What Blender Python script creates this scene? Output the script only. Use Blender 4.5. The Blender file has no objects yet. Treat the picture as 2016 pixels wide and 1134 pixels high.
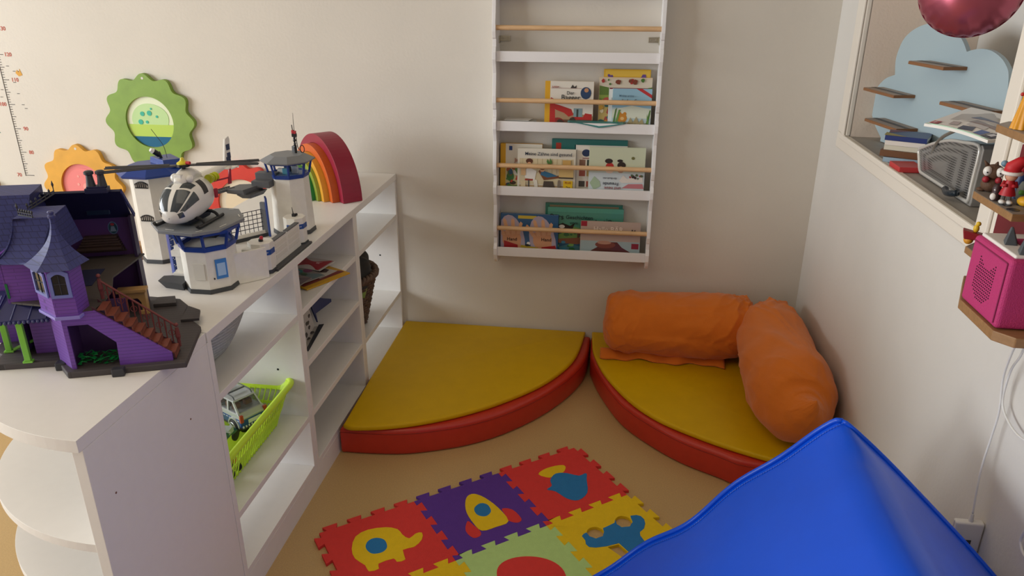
import bpy, bmesh, math, random
from mathutils import Matrix, Vector
from mathutils.geometry import tessellate_polygon
random.seed(7)
SC=bpy.context.scene; COL=SC.collection; PI=math.pi
sin,cos=math.sin,math.cos
# ------------------------------------------------------------------ camera, light, exposure
cd=bpy.data.cameras.new('camera'); cam=bpy.data.objects.new('camera',cd); COL.objects.link(cam)
cd.sensor_width=36; cd.lens=26.6780; cd.clip_start=.02
_r=((0.990740,-0.052905,0.125042),(0.135755,0.370483,-0.918865),(0.002287,0.927331,0.374234))
cam.matrix_world=Matrix.Translation((-0.7462,-2.9075,1.4792))@Matrix(_r).to_4x4(); SC.camera=cam
SC.view_settings.view_transform='Standard'; SC.view_settings.look='None'
SC.view_settings.exposure=-0.12; SC.view_settings.gamma=1; SC.view_settings.use_curve_mapping=False
w=bpy.data.worlds.new('sky'); SC.world=w; w.use_nodes=True
bg=w.node_tree.nodes['Background']; bg.inputs[0].default_value=(.95,.93,.92,1); bg.inputs[1].default_value=.3
def area(name,loc,target,sx,sy,power,col=(1,1,1)):
    l=bpy.data.lights.new(name,'AREA'); l.shape='RECTANGLE'; l.size=sx; l.size_y=sy; l.energy=power; l.color=col
    o=bpy.data.objects.new(name,l); COL.objects.link(o); o.location=loc
    o.rotation_euler=(Vector(target)-Vector(loc)).to_track_quat('-Z','Y').to_euler(); return o
area('window_daylight',(-5.72,-2.1,1.8),(0,-1.75,.6),2.8,1.3,150,(.93,.97,1))
area('low_side_fill',(-5.72,-4.2,1.1),(-1.6,-.9,.3),.9,2.0,75,(.93,.97,1))  # added side light to brighten the shelf bays, no door known there
area('rear_fill',(-2.2,-5.15,1.7),(-1.3,0,.8),2.4,1.3,3,(1,.88,.72))  # added weak warm fill from behind the camera, stands in for room bounce
area('ceiling_fill',(-1.6,-2.2,2.55),(-1.6,-2.2,0),1.6,1.6,12,(1,.88,.70))  # added overhead fill to lift the floor, no real lamp known there
# ------------------------------------------------------------------ materials
_m={}
def lin(h):
    if not isinstance(h,str): return tuple(h)+(1,)
    h=h.lstrip('#'); c=[int(h[i:i+2],16)/255 for i in (0,2,4)]
    return tuple((x/12.92 if x<=.04045 else ((x+.055)/1.055)**2.4) for x in c)+(1,)
def M(hexc,rough=.5,var=0,scale=20,bump=0,bscale=200,spec=.5,metal=0,alpha=1,trans=0,kind='noise',sheen=0,coat=0):
    k=(hexc,rough,var,scale,bump,bscale,spec,metal,alpha,trans,kind,sheen,coat)
    if k in _m: return _m[k]
    m=bpy.data.materials.new('mat_'+str(hexc).strip('#')); m.use_nodes=True; nt=m.node_tree; b=nt.nodes['Principled BSDF']
    c=lin(hexc); b.inputs['Base Color'].default_value=c; b.inputs['Roughness'].default_value=rough
    b.inputs['Specular IOR Level'].default_value=spec; b.inputs['Metallic'].default_value=metal
    b.inputs['Alpha'].default_value=alpha; b.inputs['Transmission Weight'].default_value=trans
    b.inputs['Sheen Weight'].default_value=sheen; b.inputs['Coat Weight'].default_value=coat
    tc=nt.nodes.new('ShaderNodeTexCoord')
    if var or kind=='wood':
        n=nt.nodes.new('ShaderNodeTexNoise'); n.inputs['Scale'].default_value=scale; n.inputs['Detail'].default_value=4
        mp=nt.nodes.new('ShaderNodeMapping'); nt.links.new(tc.outputs['Object'],mp.inputs[0]); nt.links.new(mp.outputs[0],n.inputs[0])
        if kind=='wood': mp.inputs['Scale'].default_value=(1,6,6)
        if kind=='plank': mp.inputs['Scale'].default_value=(1,8,8)
        r=nt.nodes.new('ShaderNodeValToRGB'); v=var or .15
        r.color_ramp.elements[0].color=tuple(x*(1-v) for x in c[:3])+(1,); r.color_ramp.elements[1].color=tuple(min(1,x*(1+v)) for x in c[:3])+(1,)
        r.color_ramp.elements[0].position=.3; r.color_ramp.elements[1].position=.7
        nt.links.new(n.outputs[0],r.inputs[0]); nt.links.new(r.outputs[0],b.inputs['Base Color'])
    if bump:
        bp=nt.nodes.new('ShaderNodeBump'); bp.inputs['Strength'].default_value=bump; bp.inputs['Distance'].default_value=.002
        if kind in('brick','plank','deck'):
            t=nt.nodes.new('ShaderNodeTexBrick'); t.inputs['Scale'].default_value=bscale; o=t.outputs['Fac']; bp.invert=True
            t.inputs['Mortar Size'].default_value=.035; t.inputs['Brick Width'].default_value=.6 if kind=='brick' else 60
            t.inputs['Row Height'].default_value=.5
            sp=nt.nodes.new('ShaderNodeSeparateXYZ'); cb_=nt.nodes.new('ShaderNodeCombineXYZ'); ad_=nt.nodes.new('ShaderNodeMath'); ad_.operation='ADD'
            nt.links.new(tc.outputs['Object'],sp.inputs[0]); nt.links.new(sp.outputs[0],ad_.inputs[0]); nt.links.new(sp.outputs[1],ad_.inputs[1])
            if kind=='deck': nt.links.new(sp.outputs[0],cb_.inputs[0]); nt.links.new(sp.outputs[1],cb_.inputs[1])
            else: nt.links.new(ad_.outputs[0],cb_.inputs[0]); nt.links.new(sp.outputs[2],cb_.inputs[1])
            nt.links.new(cb_.outputs[0],t.inputs[0])
            for nm,kk in (('Color1',1.0),('Color2',1.12 if kind=='brick' else 1.0),('Mortar',.62)): t.inputs[nm].default_value=tuple(min(1,x*kk) for x in c[:3])+(1,)
            nt.links.new(t.outputs['Color'],b.inputs['Base Color'])
        else:
            t=nt.nodes.new('ShaderNodeTexNoise'); t.inputs['Scale'].default_value=bscale; o=t.outputs[0]
            nt.links.new(tc.outputs['Object'],t.inputs[0])
        nt.links.new(o,bp.inputs['Height']); nt.links.new(bp.outputs[0],b.inputs['Normal'])
    _m[k]=m; return m
# ------------------------------------------------------------------ builders
MW={}
def tag(o,label=None,cat=None,group=None,kind=None):
    if label: o['label']=label
    if cat: o['category']=cat
    if group: o['group']=group
    if kind: o['kind']=kind
    return o
def thing(name,label,cat,loc=(0,0,0),rz=0,group=None,mat=None):
    o=bpy.data.objects.new(name,None); COL.objects.link(o); o.empty_display_size=.02
    m=mat if mat is not None else Matrix.Translation(loc)@Matrix.Rotation(rz,4,'Z')
    o.matrix_world=m; MW[o]=m.copy(); return tag(o,label,cat,group)
class B:
    """collects shapes into one mesh; mi = material slot for the faces added next"""
    def __init__(s,T=None): s.v=[];s.f=[];s.mi=[];s.m=0;s.T=T or Matrix()
    def face(s,pts):
        n=len(s.v); s.v+=[s.T@Vector(p) for p in pts]; s.f.append(tuple(range(n,n+len(pts)))); s.mi.append(s.m); return s
    def raw(s,vs,fs):
        n=len(s.v); s.v+=[s.T@Vector(p) for p in vs]
        for f in fs: s.f.append(tuple(n+i for i in f)); s.mi.append(s.m)
        return s
    def box(s,x0,x1,y0,y1,z0,z1,T=None):
        if x0>x1:x0,x1=x1,x0
        if y0>y1:y0,y1=y1,y0
        if z0>z1:z0,z1=z1,z0
        vs=[(x,y,z) for z in (z0,z1) for y in (y0,y1) for x in (x0,x1)]
        if T: vs=[T@Vector(v) for v in vs]
        return s.raw(vs,[(0,2,3,1),(4,5,7,6),(0,1,5,4),(2,6,7,3),(0,4,6,2),(1,3,7,5)])
    def hexa(s,b,t):
        n=len(b); return s.raw(list(b)+list(t),[tuple(reversed(range(n))),tuple(range(n,2*n))]+[(i,(i+1)%n,n+(i+1)%n,n+i) for i in range(n)])
    def prism(s,pts,d,holes=()):
        """planar polygon pts (3D) thickened along vector d, with optional holes"""
        d=Vector(d); loops=[[Vector(q) for q in pts]]+[[Vector(q) for q in h] for h in holes]
        tris=tessellate_polygon(loops); fl=[q for l in loops for q in l]; n=len(fl)
        nrm=sum(((fl[t[1]]-fl[t[0]]).cross(fl[t[2]]-fl[t[0]]) for t in tris[:1]),Vector())
        vs=fl+[q+d for q in fl]; fs=[]
        for t in tris:
            a=(fl[t[1]]-fl[t[0]]).cross(fl[t[2]]-fl[t[0]])
            t2=tuple(t) if a.dot(d)<0 else tuple(reversed(t))
            fs.append(t2); fs.append(tuple(n+i for i in reversed(t2)))
        k=0
        for l in loops:
            m=len(l)
            for i in range(m): fs.append((k+i,k+(i+1)%m,n+k+(i+1)%m,n+k+i))
            k+=m
        return s.raw(vs,fs)
    def tube(s,pts,r,seg=8,closed=False):
        pts=[Vector(q) for q in pts]; n=len(pts); rs=r if isinstance(r,(list,tuple)) else [r]*n
        vs=[];up=None
        for i,q in enumerate(pts):
            a=pts[(i-1)%n] if (i or closed) else q; b=pts[(i+1)%n] if (i<n-1 or closed) else q
            t=(b-a).normalized()
            if up is None:
                up=Vector((0,0,1)) if abs(t.z)<.9 else Vector((1,0,0))
            up=(up-up.dot(t)*t); up=up.normalized() if up.length>1e-6 else t.orthogonal().normalized()
            sd=t.cross(up)
            for j in range(seg):
                an=2*PI*j/seg; vs.append(q+rs[i]*(cos(an)*up+sin(an)*sd))
        fs=[]
        for i in range(n if closed else n-1):
            k=(i+1)%n
            for j in range(seg): fs.append((i*seg+j,i*seg+(j+1)%seg,k*seg+(j+1)%seg,k*seg+j))
        if not closed: fs+= [tuple(reversed(range(seg))),tuple(range((n-1)*seg,n*seg))]
        return s.raw(vs,fs)
    def cyl(s,p0,p1,r0,r1=None,seg=20): return s.tube([p0,p1],[r0,r1 if r1 is not None else r0],seg)
    def lathe(s,prof,c=(0,0,0),seg=24,sx=1,sy=1,rot=0):
        """prof: [(r,z)..] about the vertical axis through c"""
        vs=[];n=len(prof)
        for r,z in prof:
            for j in range(seg):
                a=2*PI*j/seg+rot; vs.append((c[0]+r*sx*cos(a),c[1]+r*sy*sin(a),c[2]+z))
        fs=[(i*seg+j,i*seg+(j+1)%seg,(i+1)*seg+(j+1)%seg,(i+1)*seg+j) for i in range(n-1) for j in range(seg)]
        if prof[0][0]>1e-5: fs.append(tuple(reversed(range(seg))))
        if prof[-1][0]>1e-5: fs.append(tuple(range((n-1)*seg,n*seg)))
        return s.raw(vs,fs)
    def ball(s,c,r,seg=16,rings=10,sc=(1,1,1),T=None):
        vs=[];
        for i in range(rings+1):
            th=PI*i/rings
            for j in range(seg):
                a=2*PI*j/seg; q=Vector((r*sc[0]*sin(th)*cos(a),r*sc[1]*sin(th)*sin(a),-r*sc[2]*cos(th)))
                if T: q=T@q
                vs.append(Vector(c)+q)
        return s.raw(vs,[(i*seg+j,i*seg+(j+1)%seg,(i+1)*seg+(j+1)%seg,(i+1)*seg+j) for i in range(rings) for j in range(seg)])
    def grid(s,P,nu,nv,closeu=False):
        vs=[P(i/nu,j/nv) for j in range(nv+1) for i in range(nu+(0 if closeu else 1))]
        k=nu if closeu else nu+1
        return s.raw(vs,[(j*k+i,j*k+(i+1)%k,(j+1)*k+(i+1)%k,(j+1)*k+i) for j in range(nv) for i in range(nu)])
    def build(s,name,mats,parent=None,smooth=False,bevel=0,world=True,seg=2,weld=True,solid=0,sub=0,angle=35):
        me=bpy.data.meshes.new(name); inv=MW[parent].inverted() if (parent is not None and world) else Matrix()
        me.from_pydata([inv@v for v in s.v],[],s.f)
        if not isinstance(mats,(list,tuple)): mats=[mats]
        for m in mats: me.materials.append(m)
        me.polygons.foreach_set('material_index',s.mi)
        bm=bmesh.new(); bm.from_mesh(me)
        if weld: bmesh.ops.remove_doubles(bm,verts=bm.verts,dist=1e-5)
        bmesh.ops.dissolve_degenerate(bm,edges=bm.edges,dist=1e-6)
        bmesh.ops.recalc_face_normals(bm,faces=bm.faces); bm.to_mesh(me); bm.free()
        if smooth:
            me.polygons.foreach_set('use_smooth',[True]*len(me.polygons))
            if smooth!='all':
                me.set_sharp_from_angle(angle=math.radians(angle))
        o=bpy.data.objects.new(name,me); COL.objects.link(o)
        if parent is not None: o.parent=parent; MW[o]=MW[parent]
        else: MW[o]=Matrix()
        if solid:
            md=o.modifiers.new('s','SOLIDIFY'); md.thickness=solid; md.offset=0
        if bevel:
            md=o.modifiers.new('b','BEVEL'); md.width=bevel; md.segments=seg; md.limit_method='ANGLE'; md.angle_limit=math.radians(40)
        if sub:
            md=o.modifiers.new('u','SUBSURF'); md.levels=sub; md.render_levels=sub
        return o
def struct(o): o['kind']='structure'; return o
def text(body,size,matrix,mat,parent,name='lettering',ext=.0003,off=0,align='CENTER',sx=1):
    cu=bpy.data.curves.new('t','FONT'); cu.body=body; cu.size=size; cu.extrude=ext; cu.offset=off; cu.align_x=align; cu.align_y='CENTER'; cu.resolution_u=2
    to=bpy.data.objects.new('t',cu); COL.objects.link(to); dg=bpy.context.evaluated_depsgraph_get(); dg.update()
    me=bpy.data.meshes.new_from_object(to.evaluated_get(dg)); bpy.data.objects.remove(to); bpy.data.curves.remove(cu)
    inv=MW[parent].inverted() if parent else Matrix()
    me.transform(inv@matrix@Matrix.Diagonal((sx,1,1,1))); me.materials.clear(); me.materials.append(mat); me.name=name
    o=bpy.data.objects.new(name,me); COL.objects.link(o)
    if parent: o.parent=parent; MW[o]=MW[parent]
    return o
def frame(o,x,y):
    """4x4 with origin o, x axis x, y axis y"""
    x=Vector(x).normalized(); z=x.cross(Vector(y)).normalized(); y=z.cross(x); m=Matrix.Identity(4)
    for i in range(3): m[i][0]=x[i];m[i][1]=y[i];m[i][2]=z[i];m[i][3]=o[i]
    return m
def circ(cx,cy,r,n=24,ry=None,a0=0,a1=2*PI):
    return [(cx+r*cos(a0+(a1-a0)*i/n),cy+(ry or r)*sin(a0+(a1-a0)*i/n)) for i in range(n if abs(a1-a0-2*PI)<1e-6 else n+1)]
def smooth2(pts,n=6,closed=True):
    """Catmull-Rom through points of any dimension"""
    P=[Vector(q) for q in pts]; N=len(P); out=[]
    rng=range(N) if closed else range(N-1)
    for i in rng:
        g=(lambda k:P[k%N]) if closed else (lambda k:P[max(0,min(N-1,k))])
        a,b,c,d=g(i-1),g(i),g(i+1),g(i+2)
        for j in range(n):
            t=j/n; out.append(.5*((2*b)+(c-a)*t+(2*a-5*b+4*c-d)*t*t+(3*b-a-3*c+d)*t**3))
    if not closed: out.append(P[-1])
    return out
# ------------------------------------------------------------------ the room
wallm=M('#d8d2c7',.75,var=.03,scale=3,bump=.25,bscale=90)
wallr=M('#dedbd5',.7,var=.03,scale=3,bump=.25,bscale=90)
cream=M('#e9e2d6',.45,bump=.1,bscale=60)
floorm=M('#bf9f6c',.42,var=.08,scale=260,bump=.05,bscale=300,spec=.4)
struct(B().box(-5.8,.6,-5.3,.3,-.1,0).build('floor',floorm))
struct(B().box(-5.8,.6,-5.3,.3,2.6,2.7).build('ceiling',M('#a89e90',.9)))
struct(B().box(-5.8,.6,0,.15,0,2.6).build('wall_back',wallm))
b=B(); b.box(0,.5,-.34,0,0,2.6); b.box(0,.5,-5.3,-1.325,0,2.6); b.box(0,.5,-1.325,-.34,0,1.0); b.box(0,.5,-1.325,-.34,1.95,2.6); b.box(.32,.5,-1.325,-.34,1.0,1.95)
struct(b.build('wall_right',wallr))
b=B(); b.box(-5.8,-5.65,-5.3,-4.7,0,2.6); b.box(-5.8,-5.65,-3.7,-3.6,0,2.6); b.box(-5.8,-5.65,-4.7,-3.7,2.15,2.6); b.box(-5.8,-5.65,-.6,0,0,2.6); b.box(-5.8,-5.65,-3.6,-.6,0,.9); b.box(-5.8,-5.65,-3.6,-.6,2.5,2.6)  # full-height opening added to let the low side light in
struct(b.build('wall_left',M('#9c9184',.8)))
b=B(); b.box(-5.8,-3.5,-5.3,-5.2,0,2.6); b.box(-.9,.6,-5.3,-5.2,0,2.6); b.box(-3.5,-.9,-5.3,-5.2,0,1.0); b.box(-3.5,-.9,-5.3,-5.2,2.4,2.6)
struct(b.build('wall_front',M('#85705a',.8)))
# painted wooden frame round the opening in the right wall
w1=thing('window_1',None,None,(0,-.8,1.0)); w1['kind']='structure'
def casing(pts,name):
    return pts
b=B()
b.box(-.016,0,-1.41,-.245,.970,1.022); b.box(-.024,-.016,-1.41,-.30,1.006,1.024)
b.build('window_sill',cream,w1,bevel=.004)
b=B(); b.box(-.016,0,-.34,-.245,1.022,2.05); b.box(-.024,-.016,-.34,-.31,1.022,2.0)
b.build('window_frame',cream,w1,bevel=.004)
b=B(); b.box(-.016,0,-1.41,-1.325,1.022,2.05); b.box(-.024,-.016,-1.385,-1.335,1.022,2.0)
b.build('window_frame',cream,w1,bevel=.004)
b=B(); b.box(-.016,0,-1.325,-.34,1.95,2.05); b.build('window_frame',cream,w1,bevel=.004)
b=B(); b.box(0,.32,-1.324,-.341,1.0,1.02); b.build('ledge',M('#a39c93',.5,var=.1,scale=12),w1)
b=B(); b.box(.0,.319,-.3405,-.3385,1.02,1.949); b.build('reveal',M('#e6d6c6',.7,bump=.3,bscale=120),w1)
# ------------------------------------------------------------------ white shelf unit
white=M('#e8e5e0',.42,var=.01,scale=40); edge=M('#ddd3c8',.5)
SX=-1.615; SD=.41; SH=.764
def shelf_unit(y0,y1,levels,back,label):
    t=thing('shelf_unit',label,'shelf',(SX-SD/2,(y0+y1)/2,0),0,'white shelf units in a row')
    h=.739; k=.018
    for y in (y0,y1-k): B().box(SX-SD,SX,y,y+k,0,h).build('side_panel',white,t,bevel=.001)
    for z in levels: B().box(SX-SD,SX-.001,y0+k,y1-k,z-.018,z).build('shelf_board',white,t,bevel=.001)
    B().box(SX-SD,SX-.001,y0+k,y1-k,.072,.09).build('shelf_board',white,t,bevel=.001)
    B().box(SX-.02,SX-.0005,y0+k,y1-k,0,.0719).build('plinth',white,t)
    if back: B().box(SX-SD,SX-SD+.004,y0+k,y1-k,.09,h).build('back_panel',white,t)
    d=B(); dk=M('#1a1a1a',.6)
    for zz in ([.42] if not back else []): d.cyl((SX-.08,y1-k-.0006,zz),(SX-.08,y1-k+.001,zz),.0035,seg=10)
    if d.v: d.build('shelf_pin_hole',dk,t)
    return t
shelf_unit(-1.507,-1.02,(.60,.266),False,'white shelf unit with the green basket and grey basket')
shelf_unit(-1.019,-.513,(.60,.432,.264),True,'white shelf unit with magazines and three narrow boards, in the middle')
shelf_unit(-.512,-.003,(.60,.262),False,'white shelf unit against the back wall, holding the wicker basket')
# one long top and quarter round end shelf
tag(B().box(SX-SD,SX+.002,-1.505,-.002,.7395,SH).build('worktop',white,bevel=.0012),'long white top board across the row of shelf units','worktop')
e=thing('corner_shelf','white quarter round end shelf under the purple toy house','shelf',(SX-.2,-1.7,0))
def qr(z0,z1,r,mat=white,name='rounded_board'):
    c=(SX-.0,-1.509); pts=[(c[0],c[1],z0)]+[(c[0]-r*sin(a),c[1]-r*cos(a),z0) for a in [PI/2*i/32 for i in range(33)]]
    B().prism(pts,(0,0,z1-z0)).build(name,mat,e,bevel=.001)
qr(.7395,SH,.425)
for z in (.535,.372,.21): 
    r=.415; c=(SX-.022,-1.528)
    pts=[(c[0],c[1],z-.018)]+[(c[0]-r*sin(a),c[1]-(r-.02)*cos(a),z-.018) for a in [PI/2*i/32 for i in range(33)]]
    B().prism(pts,(0,0,.018)).build('rounded_board',white,e,bevel=.001)
B().box(SX-.0215,SX,-1.925,-1.509,0,.739).build('side_panel',white,e,bevel=.001)
B().box(SX-.41,SX-.022,-1.5275,-1.509,0,.739).build('side_panel',white,e,bevel=.001)
for q in ((-1.6155,-1.8721,0.6134),(-1.6155,-1.6136,0.6105)): B().cyl((SX-.0005,q[1],q[2]),(SX+.0006,q[1],q[2]),.0022,seg=10).build('screw_cap',M('#7a5a4c',.6),e)
# ------------------------------------------------------------------ corner mattresses
def flatpoly(pts,z): return [(q[0],q[1],z) for q in pts]
def cushion(pts,z0,z1,name,mat,parent,r=.012,n=4):
    """rounded-edge slab from an outline"""
    P=[Vector((q[0],q[1])) for q in pts]; N=len(P); cx=sum((q for q in P),Vector((0,0)))/N
    def inset(d):
        out=[]
        for i in range(N):
            a,b_,c=P[i-1],P[i],P[(i+1)%N]
            n1=Vector((-(b_-a).y,(b_-a).x)).normalized(); n2=Vector((-(c-b_).y,(c-b_).x)).normalized()
            nn=(n1+n2); nn=nn.normalized() if nn.length>1e-6 else n1
            if nn.dot(cx-b_)<0: nn=-nn
            out.append(b_+nn*d)
        return out
    rings=[]
    for i in range(n+1):
        a=PI/2*i/n; rings.append((inset(r*(1-sin(a))),z0+r*(1-cos(a))))
    for i in range(n+1):
        a=PI/2*i/n; rings.append((inset(r*(1-cos(a))),z1-r*(1-sin(a))))
    vs=[(q.x,q.y,z) for ring,z in rings for q in ring]; R_=len(rings)
    fs=[(i*N+j,i*N+(j+1)%N,(i+1)*N+(j+1)%N,(i+1)*N+j) for i in range(R_-1) for j in range(N)]
    bb=B().raw(vs,fs)
    bb.f.append(tuple(reversed(range(N)))); bb.mi.append(0); bb.f.append(tuple(range((R_-1)*N,R_*N))); bb.mi.append(0)
    return bb.build(name,mat,parent,smooth=True,angle=40)
redv=M('#bf3220',.38,var=.04,scale=30,bump=.15,bscale=400); yelv=M('#d2a800',.5,var=.03,scale=20,bump=.15,bscale=500,spec=.25)
rl=[(-1.606,-.012),(-1.606,-.835),(-1.512,-.833),(-1.398,-.82),(-1.289,-.784),(-1.182,-.732),(-1.076,-.65),(-.968,-.527),(-.885,-.391),(-.834,-.266),(-.812,-.15),(-.808,-.012)]
yl=[(-1.604,-.008),(-1.6,-.5),(-1.59,-.842),(-1.554,-.853),(-1.446,-.831),(-1.341,-.791),(-1.238,-.733),(-1.134,-.656),(-1.028,-.552),(-.946,-.446),(-.88,-.315),(-.848,-.194),(-.829,-.012)]
rr=[(-.01,-.012),(-.804,-.012),(-.80,-.181),(-.759,-.333),(-.682,-.521),(-.594,-.636),(-.486,-.737),(-.367,-.807),(-.298,-.844),(-.15,-.862),(-.01,-.865)]
yr=[(-.012,-.008),(-.802,-.008),(-.798,-.1),(-.787,-.204),(-.742,-.363),(-.654,-.54),(-.557,-.658),(-.434,-.744),(-.319,-.806),(-.195,-.854),(-.1,-.86),(-.012,-.862)]
def curvy(p,k): # keep straight corners, smooth the arc part
    return [Vector(q) for q in p[:k]]+smooth2(p[k:],5,False)
t=thing('corner_mattress','red and yellow quarter round play mattress without pillows, beside the white shelves','mattress',(-1.2,-.4,0),0,'quarter round corner mattresses')
cushion(curvy(rl,1),0,.1,'base',redv,t,.014); cushion(curvy(yl,2),.101,.121,'cover_mat',yelv,t,.008)
st=B(); st.tube([(q.x,q.y,.083) for q in curvy(rl,1)[1:]],.0012,6); st.build('seam',M('#8a150f',.5),t)
t2=thing('corner_mattress','red and yellow quarter round play mattress under the orange pillow','mattress',(-.4,-.4,0),0,'quarter round corner mattresses')
cushion(curvy(rr,2),0,.1,'base',redv,t2,.014); cushion(curvy(yr,2),.101,.121,'cover_mat',yelv,t2,.008)
st=B(); st.tube([(q.x,q.y,.083) for q in curvy(rr,2)[1:-1]],.0012,6); st.build('seam',M('#8a150f',.5),t2)
# ------------------------------------------------------------------ orange pillows
orange=M('#d87214',.9,var=.03,scale=30,bump=.4,bscale=260,sheen=.2)
def bolster(path,rad,name,label,seed,flat=.92,nv=150,nu=120,creases=(),ends=(.5,.5)):
    P=smooth2(path,14,False); Rr=smooth2([(r,0) for r in rad],14,False); n=len(P)
    from mathutils import noise
    def S(u,v):
        x=v*(n-1); i=min(int(x),n-2); f=x-i; c=P[i].lerp(P[i+1],f); tg=(P[min(i+2,n-1)]-P[max(i-1,0)]).normalized()
        side=tg.cross(Vector((0,0,1))).normalized(); up=side.cross(tg)
        r=Rr[i][0]*(1-f)+Rr[i+1][0]*f
        a=2*PI*u; q=Vector((cos(a),sin(a)))
        # folds: long ridges whose strength grows towards the creased places
        k=0
        for cv,cu,wd,am in creases:
            d=math.exp(-((v-cv)/wd)**2); k+=am*d*(sin(9*a+cu)*.5+sin(17*a+2.3*cu+3*v*20)*.3)
        nz=noise.noise(Vector((a*1.2+seed,v*7,seed)))*.010+noise.noise(Vector((cos(a)*2.2,sin(a)*2.2+seed,v*16)))*.006
        w1=noise.noise(Vector((cos(a)*1.1+v*2.5,sin(a)*1.1+seed,v*2.0))); rid=1-abs(noise.noise(Vector((cos(a)*1.6+v*9+w1,sin(a)*1.6-v*5+w1*2,seed*3))))*3.2
        env=sum(math.exp(-((v-cv)/(wd*1.6))**2) for cv,cu,wd,am in creases)
        nz+=max(0,rid)**2*(.003+.008*min(1,env))
        rr=r*(1+k)+nz*(r/.12)
        p=c+side*q.x*rr+up*q.y*rr*flat
        p.z=max(p.z,.1225); p.x=min(p.x,-.004); p.y=min(p.y,-.004)
        return p
    bb=B().grid(S,nu,nv,closeu=True)
    o=bb.build(name,orange,None,smooth='all'); return tag(o,label,'pillow')
L_=[(-.758,-.175,.243),(-.738,-.175,.243),(-.68,-.17,.246),(-.6,-.165,.246),(-.45,-.162,.246),(-.33,-.16,.248),(-.25,-.155,.252),(-.195,-.15,.256),(-.168,-.15,.258)]
o=bolster(L_,[.002,.100,.124,.131,.132,.132,.126,.1,.002],'bolster_pillow','orange bolster pillow lying along the back wall',1.3,creases=[(.04,.6,.08,.10),(.9,2,.12,.10)])
R_=[(-.118,-.115,.30),(-.12,-.14,.30),(-.13,-.2,.285),(-.14,-.3,.268),(-.146,-.45,.262),(-.15,-.6,.262),(-.148,-.72,.262),(-.144,-.80,.27),(-.139,-.842,.292),(-.134,-.866,.318),(-.130,-.878,.338),(-.127,-.882,.352)]
o2=bolster(R_,[.002,.065,.098,.122,.131,.133,.127,.100,.062,.030,.012,.001],'bolster_pillow','orange bolster pillow along the right wall with its closed end pointing forward',5.1,flat=1.03,creases=[(.06,1.2,.14,.13),(.93,2,.06,.07)])
o['group']=o2['group']='orange pillows on the corner mattress'
hm=B(); hm.grid(lambda u,v:Vector((-.762+.47*u,-.215-(.036+.016*u+.010*sin(14*u)+.006*sin(31*u+1))*v,.150-.024*v+.006*sin(22*u)*v*(1-v)*4)),60,8); hm.build('hem',orange,o,smooth='all',solid=.006)
# ------------------------------------------------------------------ foam puzzle mat tiles
TS=.293; ta=Vector((.795,.607,0)); tb=Vector((.607,-.795,0)); T0=Vector((-1.530,-1.242,0))
def tile_edge(p0,p1,sign,n=4,dep=.019):
    """interlocking dovetail border: alternating tabs"""
    p0,p1=Vector(p0),Vector(p1); d=(p1-p0); L=d.length; d.normalize(); nr=Vector((d.y,-d.x,0))*sign
    out=[]; seg=L/(2*n)
    for i in range(n):
        s=(i+.25)*2*seg; a=s; b_=s+seg; fl=.004
        out+= [p0+d*(a+fl),p0+d*(a-fl)+nr*dep,p0+d*(b_+fl)+nr*dep,p0+d*(b_-fl)]
    return out
def tile(i,j,col,label,art,jit=(0,0,0)):
    """i along the row, j towards the viewer"""
    o0=T0+ta*TS*i+tb*TS*j+Vector(jit); c=[o0,o0+ta*TS,o0+ta*TS+tb*TS,o0+tb*TS]
    # shared borders: tabs leave through the a+ / b+ edges and enter through the others
    pts=[c[0]]+tile_edge(c[0],c[1],-1)+[c[1]]+tile_edge(c[1],c[2],-1 if i<2 else -1)+[c[2]]+tile_edge(c[2],c[3],+1)+[c[3]]
    e4=tile_edge(c[0],c[3],-1 if i>0 else 1)
    pts+=list(reversed(e4))
    t=thing('foam_mat_tile',label,'play mat tile',tuple(sum(c,Vector())/4),0,'interlocking foam mat tiles')
    def U(q,z): v=o0+ta*TS*q[0]+tb*TS*q[1]; return (v.x,v.y,z)
    mats={'r':'#d93c38','y':'#e8c31c','b':'#2a78b4','p':'#5b3694','g':'#b6d888'}
    def fm(k): return M(mats[k],.7,var=.03,scale=60,bump=.5,bscale=420,spec=.25)
    holes=[[U(q,0) for q in a['pts']] for a in art if a.get('hole')]
    B().prism([(q.x,q.y,0.0) for q in pts],(0,0,.0105),holes).build('foam_base',fm(col),t,bevel=.0008,seg=1)
    for a in art:
        if a.get('hole')==2: continue
        B().prism([U(q,0.0004) for q in a['pts']],(0,0,.0106+.0005*a.get('lift',1)),[[U(q,0.0004) for q in h] for h in a.get('holes',[])]).build(a['name'],fm(a['c']),t,bevel=.0006,seg=1)
    return t
def px2tile(pts,i,j):
    out=[]
    for q in pts:
        d=Vector((q[0],q[1],0))-T0-ta*TS*i-tb*TS*j; out.append((d.dot(ta)/TS,d.dot(tb)/TS))
    return out
def outl(pts,i,j,n=4): return [(q.x,q.y) for q in smooth2(px2tile(pts,i,j),n,True)]
eleph=[(-1.4156,-1.2924,0.0110),(-1.4217,-1.2415,0.0110),(-1.3954,-1.2090,0.0110),(-1.3493,-1.1917,0.0110),(-1.3113,-1.1948,0.0110),(-1.2914,-1.2152,0.0110),(-1.2682,-1.2282,0.0110),(-1.2555,-1.2060,0.0110),(-1.2380,-1.1995,0.0110),(-1.2311,-1.2271,0.0110),(-1.2457,-1.2609,0.0110),(-1.2734,-1.2764,0.0110),(-1.2560,-1.3122,0.0110),(-1.2774,-1.3241,0.0110),(-1.2887,-1.3130,0.0110),(-1.3244,-1.3381,0.0110),(-1.3172,-1.3562,0.0110),(-1.3412,-1.3697,0.0110),(-1.3586,-1.3488,0.0110),(-1.3943,-1.3277,0.0110)]
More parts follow.
